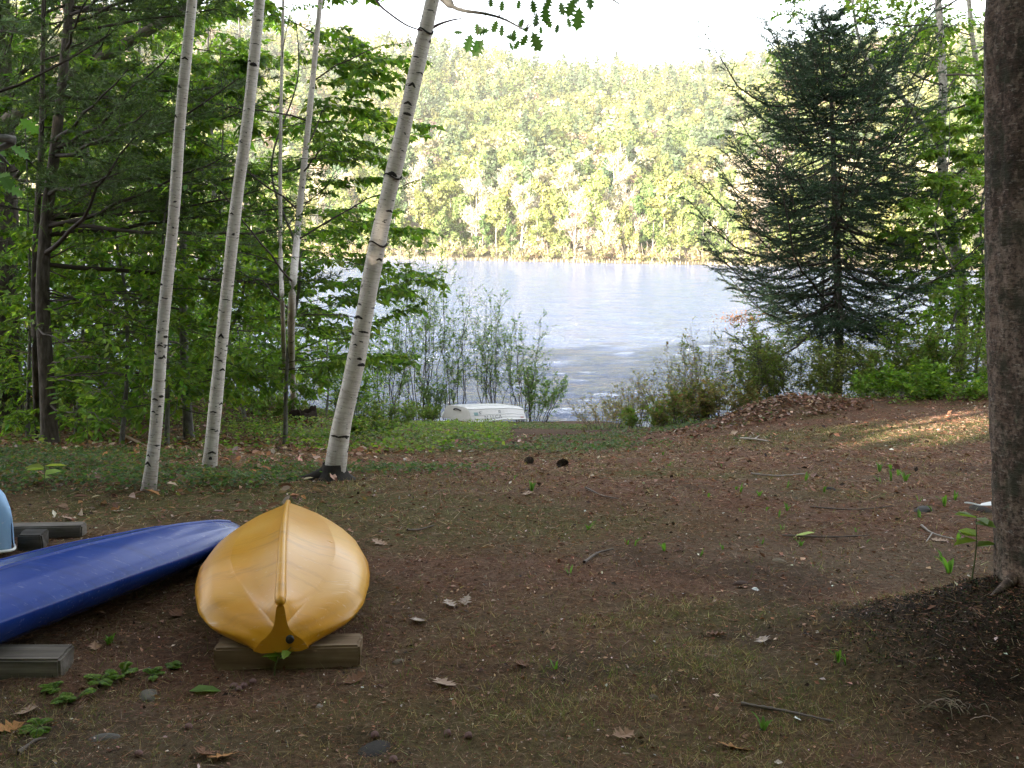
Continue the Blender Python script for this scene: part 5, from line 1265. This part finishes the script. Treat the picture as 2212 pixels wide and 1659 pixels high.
for u, v, s, col, lab in [(1683, 1215, (.042, .032, .026), (.36, .29, .20), 'pale tan rounded stone alone on the needles right of centre'), (1995, 1102, (.085, .05, .04), (.14, .13, .12), 'grey flat stone by the sprouts left of the big trunk'), (2120, 1104, (.09, .05, .045), (.12, .11, .10), 'grey stone half hidden by the big trunk'), (320, 1505, (.055, .035, .02), (.24, .21, .17), 'flat beige stone below the gap between timber and kayak'), (225, 1597, (.05, .025, .014), (.22, .20, .18), 'flat grey stone low at the lower left'), (805, 1625, (.07, .05, .02), (.07, .06, .052), 'dark slate grey stone sunk in the soil at the bottom edge'), (1410, 1512, (.03, .024, .02), (.2, .15, .1), 'small brown stone near the bottom right of centre'), (1795, 1058, (.05, .03, .03), (.05, .045, .04), 'dark stone with a pale top in front of the sunny grass'), (862, 1432, (.03, .022, .016), (.24, .19, .13), 'little tan stone right of the wooden block'), (690, 1528, (.018, .014, .012), (.4, .35, .3), 'tiny whitish pebble below the wooden block'), (1600, 1262, (.05, .03, .02), (.12, .07, .05), 'reddish brown stone on the needles left of the root mound')]:
    lay(stone_mesh(int(u), tuple(np.array(col)*.62), *s), 'stone', u, v, lab, 'stone', lift=-.35*s[2], tilt=.1)
# pine cones
def cone_mesh():
    mb = MB(); r = np.random.default_rng(4); n = 110; k = np.arange(n); z = k/n*.10-.05; a = k*2.39996; rr = .030*np.sqrt(np.clip(1-(z/.055)**2, .02, 1))
    p = np.stack([rr*.35*np.cos(a), rr*.35*np.sin(a), z], 1); d = np.stack([np.cos(a), np.sin(a), 0*a+.35], 1)
    leaves(mb, p, d, np.tile([0, 0, 1.], (n, 1)), rr*.95, .018, vary([(.045, .032, .025)], n, .3, .05, r)); tubes(mb, np.array([[0, 0, -.05], [0, 0, 0], [0, 0, .045]]), np.array([.012, .016, .004]), 8, 0, (.03, .02, .015))
    return mb.mesh('pine_cone', M['litter'], smooth=False)
cm = cone_mesh()
for u, v, lab in [(1142, 1002, 'dark pine cone in mid clearing, left of a matching one'), (1216, 1010, 'dark pine cone in mid clearing, right of a matching one')]:
    o = lay(cm, 'pine_cone', u, v, lab, 'pine cone', 'pine cones in the clearing', lift=.03); o.rotation_euler = (PI/2, 0, rng.uniform(0, 6)); o.scale = (1.25,)*3
# galls
gmsh = stone_mesh(99, (.20, .115, .105), .0125, .0125, .012)
for i, (u, v) in enumerate([(508, 1484), (516, 1491), (527, 1487), (546, 1480), (504, 1488), (967, 1592), (1012, 1600), (350, 1690), (810, 1595), (850, 1648), (300, 1640), (408, 1578)]):
    if v < 1655: lay(gmsh, 'oak_gall', u, v, 'little pinkish brown gall ball on the soil below the yellow kayak', 'gall', 'gall balls on the soil', lift=.008)
# sticks
def stick(pts, r0, label, col=(.12, .095, .08), group='twigs lying on the clearing', fork=None):
    P = np.array([gnd(u, v) for u, v in pts]); P[:, 2] = ZZ(P[:, 0], P[:, 1])+r0*1.1+.004
    mb = MB(); S = spline(P, 22); tubes(mb, S, np.linspace(r0, r0*.45, 22)*(1+.15*rng.normal(size=22)), 6, 0, col)
    if fork is not None:
        Q = np.array([S[int(fork[0]*21)], gnd(*fork[1])]); Q[1, 2] += .03; tubes(mb, spline(Q, 6), np.linspace(r0*.6, r0*.3, 6), 5, 0, col)
    o = mb.obj('stick', M['twig'], None, origin=P[0]); tag(o, label, 'stick', group)
stick([(1600, 951), (1630, 953), (1660, 957)], .016, 'short pale stick with a stub, middle distance right', (.36, .31, .27), fork=(.5, (1640, 946)))
stick([(1622, 1027), (1680, 1031), (1740, 1026)], .009, 'long thin grey stick lying level below a short pale one', (.22, .19, .17))
stick([(1265, 1058), (1300, 1075), (1335, 1083)], .007, 'bent dark twig in the middle of the clearing')
stick([(1262, 1222), (1290, 1203), (1325, 1192)], .008, 'dark stick pointing up right in the middle of the clearing')
stick([(1690, 1160), (1790, 1166), (1880, 1165)], .006, 'thin dark stick stretched beside a pale green leaf')
stick([(1990, 1140), (2015, 1155), (2060, 1172)], .007, 'forked grey stick among sprouts left of the big trunk', (.26, .23, .2), fork=(.5, (2000, 1182)))
stick([(1600, 1530), (1700, 1547), (1800, 1568)], .007, 'long dark stick at the lower right below the root mound')
stick([(880, 1150), (905, 1146), (938, 1140)], .008, 'dark stick just right of the yellow kayak tip')
stick([(300, 1168), (380, 1160), (430, 1158)], .006, 'thin dark stick behind the blue kayak')
stick([(1750, 1100), (1840, 1103), (1930, 1098)], .006, 'thin dark stick lying level in front of the grey flat stone')
stick([(240, 930), (330, 975), (370, 990)], .02, 'pale broken branch on the leaves of the left wood', (.38, .27, .18))
stick([(540, 1260), (470, 1262), (400, 1270)], .003, 'fine straw stem between the two kayaks', (.25, .22, .15))
stick([(40, 1632), (75, 1615), (100, 1603)], .007, 'dark stick at the lower left corner')
# white birch bark scrap by the big trunk
mb = MB(); p0 = gnd(2145, 1107); p1 = gnd(2082, 1099); L_ = spline([p1+[0, 0, .035], p1*.55+p0*.45+[0, 0, .03], p0+[0, 0, .04]], 14)
w_ = np.concatenate([np.linspace(.004, .012, 9), np.linspace(.03, .05, 5)]); up_ = np.array([0, -.35, .9])
V = np.concatenate([L_+np.outer(w_, [0, -.8, .25]), L_+np.outer(.25*np.sin(np.linspace(0, 6, 14))*.03, up_)+[0, 0, .008], L_+np.outer(w_, [0, .8, .3])]); mb.add(V, quad_idx(3, 14))
o = mb.obj('bark_scrap', M['white'], None, smooth=True, origin=p0); tag(o, 'curled white strip of birch bark against the big trunk', 'bark'); md = o.modifiers.new('t', 'SOLIDIFY'); md.thickness = .002
# small white scraps
wm = MB(); wm.add(np.array([[-.5, -.4, 0], [.5, -.3, .1], [.45, .4, .0], [-.1, .3, .25], [-.55, .35, .05]])*.03, [[0, 1, 3, 3], [1, 2, 3, 3], [0, 3, 4, 4]][0:0] or [[0, 1, 2], [0, 2, 3], [0, 3, 4]]); wme = wm.mesh('bark_scrap', M['white'], smooth=False)
for u, v, lab in [(1632, 1278, 'small white bark flake left of the root mound'), (1480, 1287, 'small white bark flake left of another one in the middle'), (1722, 1555, 'small white bark flake at the lower right')]: lay(wme, 'bark_scrap', u, v, lab, 'bark', 'white bark flakes')

# sprouts: clumps of strap leaves
def sprout_mesh(n, L, seed, cols):
    r = np.random.default_rng(seed); mb = MB()
    for k in range(n):
        a = r.uniform(0, 6.3); ln = L*r.uniform(.6, 1.1); out = r.uniform(.15, .55); t = np.linspace(0, 1, 6)
        c = np.stack([np.cos(a)*out*ln*t**1.6, np.sin(a)*out*ln*t**1.6, ln*t-.25*ln*t**3-.01], 1)+np.array([np.cos(a), np.sin(a), 0])*.008
        w = .011*np.sin(np.clip(t*.9+.12, 0, 1)*PI)**.7; s = np.array([-math.sin(a), math.cos(a), 0]); fold = np.array([0, 0, .004])
        V = np.concatenate([c+np.outer(w, s)+fold, c, c-np.outer(w, s)+fold]); mb.add(V, quad_idx(3, 6), 0, vary(cols, 1, .15, .04, r)[0])
    return mb.mesh('sprout', M['leaf'], smooth=True)
SM = [sprout_mesh(n, L, i, [(.10, .21, .035)]) for i, (n, L) in enumerate([(3, .12), (4, .15), (5, .14), (3, .10)])]
spr = [(1405, 998), (1432, 985), (1445, 1010), (1480, 1002), (1590, 1060), (1598, 1068), (1640, 1072), (1602, 1108), (1655, 1105), (1682, 1120), (1700, 1105), (1690, 1145), (1562, 1190), (1512, 1202), (1435, 1195), (1355, 1178), (1370, 1180), (1900, 1020), (1925, 1015), (1940, 1028), (1905, 1045), (1925, 1040), (1955, 1040), (1985, 1085), (2015, 1105), (2040, 1095), (2062, 1080), (2068, 1170), (1985, 1120), (2035, 1215), (2050, 1240), (1530, 1075), (1560, 1008), (1700, 1055), (1740, 1040), (1850, 1155), (1870, 1175), (1780, 1065), (1730, 1180), (1645, 1175), (1830, 1440), (1810, 1435), (1648, 1580), (1200, 1450), (1110, 1035), (1148, 1062), (1270, 1145), (940, 1010), (905, 1000), (235, 1395), (240, 1388), (1230, 1240)]
for i, (u, v) in enumerate(spr):
    near = 'among the sprouts by the big trunk' if u > 1880 else ('on the bare needles in the right half of the clearing' if u > 1380 else ('beside the yellow kayak' if u < 300 else 'on the bare needles near the middle of the clearing'))
    lay(SM[i % 4], 'sprout', u, v, 'fresh green strap-leaved sprout '+near, 'sprout', 'strap-leaved sprouts '+near, lift=-.005, tilt=.05, sc_=rng.uniform(.42, .75)*(1+.35*(u > 1880)))
# dry grass tuft below the root mound
mb = MB(); c = gnd(2060, 1530); n = 34; a = rng.uniform(2.2, 5.5, n)
P = branches(np.repeat(c[None], n, 0)+rng.normal(0, .05, (n, 3))*[1, 1, .1], np.stack([np.cos(a)*.8, np.sin(a)*.5, rng.uniform(.4, 1, n)], 1), rng.uniform(.06, .17, n), 8, -.6, .08)
tubes(mb, P, np.linspace(.0018, .0006, 8)[None]*np.ones((n, 1)), 3, 0, vary([(.26, .21, .15)], n, .25, .05)); tag(mb.obj('grass_tuft', M['twig'], None, origin=c), 'tuft of dry straw-coloured grass at the foot of the dark root mound', 'grass tuft')
# ================================================================== FAR SHORE
def clump_faces(mb, c, rad, n, size, cols, r, shell=.55, flat=1.0, vv=.14):
    d = norm(r.normal(size=(n, 3))); rr = shell+(1-shell)*r.random(n)
    p = c + d*rr[:, None]*np.array([rad, rad, rad*flat]); nn = d + r.normal(0, .22, (n, 3)) + np.array([0, -.1, .2])
    ax_ = np.cross(nn, r.normal(size=(n, 3))); s = size*np.exp(r.normal(0, .3, n))
    leaves(mb, p, ax_, nn, s, s*.8, vary(pick(cols, n, r), n, vv, .06, r), True)
FARC = {
 'yellowgreen': [(.26, .29, .088), (.31, .32, .11), (.215, .26, .075)],
 'cream': [(.50, .45, .27), (.56, .50, .33), (.45, .42, .24)],
 'tan': [(.40, .31, .19), (.35, .27, .17), (.44, .36, .22)],
 'russet': [(.36, .27, .20), (.40, .31, .23), (.33, .25, .18)],
 'green': [(.14, .205, .062), (.17, .23, .074), (.115, .175, .052)],
 'pine': [(.095, .14, .068), (.12, .16, .08), (.075, .115, .055)]}
def far_leafy(seed, H, cols, dens=1.0, bare=0.0, trunkc=(.30, .26, .21), narrow=.30, size=.55):
    r = np.random.default_rng(seed); mt = MB(); ml = MB()
    S = spline([np.zeros(3)-[0, 0, 1], np.array([r.normal(0, .2), 0, H*.35]), np.array([r.normal(0, .6), r.normal(0, .4), H*.93])], 16)
    tubes(mt, S, np.linspace(.020*H, .002*H, 16)[None][0], 6, 0, trunkc)
    nb = 15; T = r.uniform(.10, .95, nb); pos, _ = along(S[None], T[None]); A = np.arange(nb)*2.4+r.uniform(0, 6)
    e = .5+.5*T; L = H*narrow*(1.05-.62*np.clip(T-.22, 0, 1)/.73)*np.exp(r.normal(0, .2, nb))
    P1 = branches(pos[0], np.stack([np.cos(A)*np.cos(e), np.sin(A)*np.cos(e), np.sin(e)], 1), L, 6, .15, .12, r)
    tubes(mt, P1, (L*.016+.02)[:, None]*np.linspace(1, .3, 6)[None], 4, 0, trunkc)
    s, d, tt = spawn(P1, 6, .25, 1, .6, .4, r); P2 = branches(s, d, np.repeat(L, 6)*.42*(1.2-.7*tt), 4, .2, .12, r)
    tubes(mt, P2, np.full((len(P2), 4), .035 + .015*bare), 3, 0, vary([trunkc], len(P2), .15, .04, r))
    if bare > .3:
        s, d, tt = spawn(P2, 7, .2, 1, .5, .3, r); P3 = branches(s, d, np.full(len(s), H*.06)*np.exp(r.normal(0, .3, len(s))), 3, .2, .1, r)
        tubes(mt, P3, np.full((len(P3), 3), .028), 3, 0, vary([np.array(trunkc)*1.15], len(P3), .2, .05, r))
    e_, _ = along(P2, np.tile([.55, 1.0], (len(P2), 1)))
    for c in e_.reshape(-1, 3):
        if r.random() < .35+.6*dens: clump_faces(ml, c, H*.055*r.uniform(.7, 1.4), int(12*dens)+2, size*r.uniform(.75, 1.2), cols, r, .3, .75)
    return mt, ml
def far_pine(seed, H, cols=FARC['pine']):
    r = np.random.default_rng(seed); mt = MB(); ml = MB()
    S = spline([np.zeros(3)-[0, 0, 1], np.array([0, 0, H*.5]), np.array([r.normal(0, .3), 0, H])], 12); tubes(mt, S, np.linspace(.018*H, .002*H, 12), 6, 0, (.22, .17, .13))
    nb = 42; T = np.linspace(.25, .985, nb); pos, _ = along(S[None], T[None]); A = np.arange(nb)*2.4+r.normal(0, .3, nb)
    e = -.05+.55*(T-.25); L = H*.25*(1.1-.98*((T-.25)/.75)**1.2)*np.exp(r.normal(0, .28, nb))+.3
    P1 = branches(pos[0], np.stack([np.cos(A)*np.cos(e), np.sin(A)*np.cos(e), np.sin(e)], 1), L, 6, .12, .08, r)
    tubes(mt, P1, np.full((nb, 6), .05), 3, 0, (.2, .16, .12))
    for i in range(nb):
        for t in (.3, .5, .72, .95):
            c = P1[i, min(5, int(t*5))]; clump_faces(ml, c, max(.35, L[i]*.22), 15, .62, cols, r, .2, .45)
    return mt, ml
def far_shrub(seed, H, cols, n=26):
    r = np.random.default_rng(seed); mt = MB(); ml = MB(); A = r.uniform(0, 6.3, 14)
    P1 = branches(np.zeros((14, 3))-[0, 0, .4], np.stack([np.cos(A)*.55, np.sin(A)*.55, np.ones(14)], 1), H*r.uniform(.7, 1.1, 14), 5, .05, .15, r)
    tubes(mt, P1, np.full((14, 5), .04), 3, 0, (.40, .33, .26))
    for k in range(n):
        c = P1[r.integers(14), r.integers(1, 5)] + r.normal(0, .35, 3); clump_faces(ml, c, H*.16, 16, .36, cols, r, .3, .8)
    return mt, ml
FAR = {}
def proto(kind, name, cat, mt, ml, label):
    root = thing(name, label, cat, (0, 0, 0)); mt.obj('trunk' if cat != 'shrub' else 'stems', M['twig'], root); ml.obj('crown' if cat != 'shrub' else 'foliage', M['farleaf'], root, smooth=False)
    FAR.setdefault(kind, []).append(root)
for i in range(3): proto('yg', 'far_tree', 'tree', *far_leafy(401+i, 15, FARC['yellowgreen'], 1.15), 'x')
for i in range(2): proto('gr', 'far_tree', 'tree', *far_leafy(411+i, 14, FARC['green'], 1.3), 'x')
for i in range(3): proto('cr', 'far_tree', 'tree', *far_leafy(421+i, 18, FARC['cream'], .6, 1, (.50, .45, .38)), 'x')
for i in range(2): proto('bare', 'far_tree', 'tree', *far_leafy(431+i, 17, FARC['russet'], .18, 1, (.42, .34, .28)), 'x')
for i in range(3): proto('pine', 'far_pine', 'tree', *far_pine(441+i, 19), 'x')
for i in range(2): proto('shy', 'far_shrub', 'shrub', *far_shrub(451+i, 3.4, FARC['yellowgreen']+FARC['tan']), 'x')
for i in range(2): proto('sht', 'far_shrub', 'shrub', *far_shrub(461+i, 3.0, FARC['tan']+FARC['cream'][:1]+FARC['russet'][:1]), 'x')
KIND = {'yg': ('yellow green leafy tree', 'yellow green leafy trees'), 'gr': ('deeper green leafy tree', 'deeper green leafy trees'), 'cr': ('whitish budding tree', 'pale cream budding trees'), 'bare': ('nearly bare pinkish brown tree', 'nearly bare brown trees'), 'pine': ('dark pine with layered boughs', 'dark pines'), 'shy': ('yellowish waterside bush', 'yellowish bushes'), 'sht': ('tan waterside bush', 'tan bushes')}
r6 = np.random.default_rng(66); used = set()
def where(x, y, back):
    u = x/y*F+512
    zone = 'seen through the left wood' if u < 330 else ('beyond the leaning birch' if u < 440 else ('above the white rowing boat' if u < 570 else ('between the boat and the spruce' if u < 700 else ('behind the spruce' if u < 900 else 'seen past the big trunk'))))
    row = ['at the far waterline', 'in the far front row', 'in the far second row', 'at the far hill foot', 'on the far lower slope'][back]
    return row, zone
def plant(kind, x, back, off, sc_):
    y = yshore(x)+off; pr = FAR[kind][r6.integers(len(FAR[kind]))]; z = float(farland(x, y))
    row, zone = where(x, y, back)
    lab = f'{KIND[kind][0]} {row}, {zone}'; grp = f'{KIND[kind][1]} {row}, {zone}'
    if id(pr) not in used:
        o = pr; used.add(id(pr)); o.location = (x, y, z-.2); o.rotation_euler = (0, 0, r6.uniform(0, 6.28)); o.scale = (sc_*r6.uniform(.9, 1.1), sc_, sc_)
    else:
        o = copy_tree(pr, (x, y, z-.2), r6.uniform(0, 6.28), (sc_*r6.uniform(.85, 1.15), sc_*r6.uniform(.85, 1.15), sc_))
    tag(o, lab, None, grp)
def row(n, x0, x1, back, off, kinds, probs, sc0, sc1):
    for i in range(n):
        x = x0+(i+r6.uniform(.1, .9))/n*(x1-x0); u = x/yshore(x)*F+512
        k = r6.choice(kinds, p=probs)
        if -40 < u < 1000: plant(k, x, back, r6.uniform(*off), r6.uniform(sc0, sc1))
row(80, -185, 145, 0, (1, 9), ['shy', 'sht'], [.58, .42], .9, 2.0)
row(54, -185, 145, 1, (6, 15), ['yg', 'cr', 'bare', 'shy', 'gr'], [.62, .07, .10, .11, .10], .8, 1.25)
row(54, -185, 145, 2, (15, 30), ['yg', 'cr', 'bare', 'gr', 'pine'], [.50, .20, .10, .17, .03], 1.05, 1.5)
row(56, -190, 145, 3, (32, 60), ['yg', 'cr', 'bare', 'gr', 'pine'], [.36, .30, .08, .16, .10], 1.1, 1.6)
row(56, -195, 145, 4, (62, 105), ['yg', 'cr', 'gr', 'pine'], [.28, .16, .26, .30], 1.0, 1.45)
# pale reeds along the far waterline
N = 15000; x = r6.uniform(-190, 150, N); keep = r6.random(N) < np.where(x < -18, 1, .22); x = x[keep]; N = len(x); y = yshore(x)+r6.uniform(-2.5, 2.5, N)
mb = MB(); blades(mb, np.stack([x, y, np.full(N, WATER-.1)], 1), np.stack([r6.normal(0, .15, N), r6.normal(0, .15, N), np.ones(N)], 1), r6.uniform(.5, 1.5, N), .22, vary([(.55, .46, .32)], N, .2, .05, r6), r=r6)
stuff('reeds', mb, M['farleaf'])

# the far wood up the hillside reads as one mass
def hill_tree(mb, base, H, kind, r, nf):
    if kind == 'pine':
        n = nf; t = r.random(n)**.75; a = r.uniform(0, 6.3, n); lay_ = np.round(t*7)/7+r.normal(0, .02, n)
        rr = H*.27*(1.08-lay_)**.8*r.uniform(.25, 1.05, n); p = np.stack([rr*np.cos(a), rr*np.sin(a), H*(.2+.82*lay_)-rr*.12], 1)
        nn = np.stack([np.cos(a)*.6, np.sin(a)*.6-.25, 0*a+.75], 1)+r.normal(0, .35, (n, 3)); s = H*.10*r.uniform(.6, 1.3, n)
        cols = FARC['pine']
    else:
        nl = 7; lc = r.normal(size=(nl, 3))*[H*.17, H*.17, H*.12]+[0, 0, H*.62]; lr = H*r.uniform(.17, .27, nl)
        k = r.integers(0, nl, nf); d = norm(r.normal(size=(nf, 3))+[0, -.25, .35]); p = lc[k]+d*(lr[k]*r.uniform(.75, 1.05, nf))[:, None]
        nn = d+r.normal(0, .16, (nf, 3)); s = H*.105*r.uniform(.6, 1.3, nf); cols = FARC[kind]
    ax_ = np.cross(nn, r.normal(size=(nf, 3)))
    leaves(mb, base+p, ax_, nn, s, s*.85, vary(pick(cols, nf, r)*np.exp(r.normal(0, .30)), nf, .09, .03, r), True)
mb = MB(); mtk = MB(); r7 = np.random.default_rng(70); cnt = 0; pts_ = []
yy = 372.0
while yy < 830:
    stp = 7.6+ (yy-372)*.005; x = -0.56*yy-30 + r7.uniform(0, stp)
    while x < .56*yy+30:
        pts_.append((x+r7.normal(0, 1.8), yy+r7.normal(0, 2.2))); x += stp*r7.uniform(.8, 1.25)
    yy += stp*1.25
for x, y in pts_:
    if y < yshore(x)+80: continue
    z = float(farland(x, y)); pn = .20+.5*float(fbm(x/60, y/60, 88)) + .10*sstep(450, 750, y)
    q = r7.random()
    if q < pn: kd, H = 'pine', r7.uniform(13, 21)
    else: kd = r7.choice(['yellowgreen', 'green', 'cream', 'tan', 'russet'], p=[.52, .34, .08, .04, .02]); H = r7.uniform(11, 19)
    hill_tree(mb, np.array([x, y, z]), H, kd, r7, 230 if y < 520 else 140)
stuff('far_wood', mb, M['farleaf'])
print('hill trees', len(pts_))

# ================================================================== LIGHT
SUN_EL = math.radians(16.0); SUN_AZ = math.radians(220.0)      # compass-style: 0 = +Y, clockwise; 218 = behind and to the left
sd_ = np.array([math.sin(SUN_AZ)*math.cos(SUN_EL), math.cos(SUN_AZ)*math.cos(SUN_EL), math.sin(SUN_EL)])      # towards the sun
# the wood behind the camera whose shade covers the clearing, with gaps that let a few sunbeams through
gap_pts = [(gnd(2060, 925), .8, 2), (gnd(1820, 925), .6, 2), (gnd(1950, 930), .6, 2), (gnd(300, 930), .5, 2), (gnd(420, 925), .45, 2), (pt(378, 430, 7.0), .28, 1), (pt(352, 640, 7.0), .25, 1), (pt(1600, 650, 19), .8, 1), (gnd(1040, 932), .6, 2), (pt(10, 300, 12.5), .5, 1), (pt(670, 900, 12), .4, 1), (pt(630, 640, 12.4), .3, 1)]
def in_gap(p):
    k = np.zeros(len(p), bool)
    for g_, rad_, _ in gap_pts:
        w = p-g_; s = w@sd_; d_ = np.linalg.norm(w-s[:, None]*sd_, axis=1); k |= (d_ < rad_) & (s > 0)
    return k
mb = MB(); mt = MB(); r8 = np.random.default_rng(81)
for ix in range(-24, 12):
    for iy in range(0, 5):
        bx_ = ix*4.2+r8.uniform(-1.8, 1.8)+iy*2.1; by_ = -4.5-iy*6.5+r8.uniform(-2, 2)
        bz_ = Z(bx_, by_); H = r8.uniform(17, 23)
        tubes(mt, np.array([[bx_, by_, bz_-.3], [bx_, by_, bz_+H*.5], [bx_, by_, bz_+H*.95]]), np.array([.22, .16, .03]), 7, 0, (.10, .08, .065))
        n = 850; t = r8.random(n); a = r8.uniform(0, 6.3, n); rr = 3.6*np.sin(np.clip(t*.9+.12, 0, 1)*PI)**.7*np.sqrt(r8.random(n))
        p = np.stack([bx_+rr*np.cos(a), by_+rr*np.sin(a), bz_+1.0+t*(H-1)], 1); p = p[~in_gap(p)]; n = len(p)
        leaves(mb, p, r8.normal(size=(n, 3)), r8.normal(size=(n, 3))+[0, 0, .6], r8.uniform(.5, 1.0, n), .6, vary(pick(GREEN, n, r8), n, .2, .05, r8), True)
o = mb.obj('wood_behind_camera', [M['leaf']], None, smooth=False); tag(o, kind='stuff')
o = mt.obj('trunks_behind_camera', M['twig'], None); tag(o, kind='stuff')

L = bpy.data.lights.new('sun', 'SUN'); L.energy = 4.2; L.angle = math.radians(.53); L.color = (1.0, .90, .76)
lo = bpy.data.objects.new('sun', L); link(lo); lo.rotation_euler = Vector(-sd_).to_track_quat('-Z', 'Y').to_euler()
W = bpy.data.worlds.new('World'); sc.world = W; W.use_nodes = True
nt = W.node_tree; bg = nt.nodes['Background']
sky = nt.nodes.new('ShaderNodeTexSky'); sky.sky_type = 'NISHITA'; sky.sun_disc = False
sky.sun_elevation = SUN_EL; sky.sun_rotation = SUN_AZ; sky.air_density = 1.0; sky.dust_density = 1.6; sky.ozone_density = 1.0; sky.altitude = 200
hs = nt.nodes.new('ShaderNodeHueSaturation'); hs.inputs['Saturation'].default_value = .36
nt.links.new(sky.outputs[0], hs.inputs['Color']); nt.links.new(hs.outputs[0], bg.inputs['Color']); bg.inputs['Strength'].default_value = .15

# ================================================================== CAMERA
cd = bpy.data.cameras.new('camera'); cam = bpy.data.objects.new('camera', cd); link(cam)
cam.matrix_world = Matrix(((RT[0], UP[0], -FW[0], 0), (RT[1], UP[1], -FW[1], 0), (RT[2], UP[2], -FW[2], CAMZ), (0, 0, 0, 1)))
cd.sensor_width = 36; cd.sensor_fit = 'HORIZONTAL'; cd.lens = F/1024*36; cd.clip_start = .05; cd.clip_end = 5000
sc.camera = cam
sc.render.engine = 'CYCLES'
sc.view_settings.view_transform = 'Standard'; sc.view_settings.look = 'None'; sc.view_settings.exposure = 2.66; sc.view_settings.gamma = 1.0
sc.cycles.max_bounces = 7; sc.cycles.transparent_max_bounces = 8; sc.cycles.caustics_reflective = False; sc.cycles.caustics_refractive = False
sc.cycles.sample_clamp_indirect = 6
# air between here and the far hills
bm = bmesh.new(); bmesh.ops.create_cube(bm, size=1)
for v in bm.verts: v.co = Vector((v.co.x*2500, (v.co.y+.5)*1640-190, (v.co.z+.5)*330-100))
me = bpy.data.meshes.new('haze'); bm.to_mesh(me); bm.free(); ho_ = bpy.data.objects.new('haze', me); link(ho_); tag(ho_, kind='stuff')
m, nt, out = newmat('haze_air'); pv = nt.nodes.new('ShaderNodeVolumePrincipled'); pv.inputs['Density'].default_value = .00015; pv.inputs['Color'].default_value = (1, .98, .93, 1)
nt.links.new(pv.outputs[0], out.inputs['Volume']); me.materials.append(m)
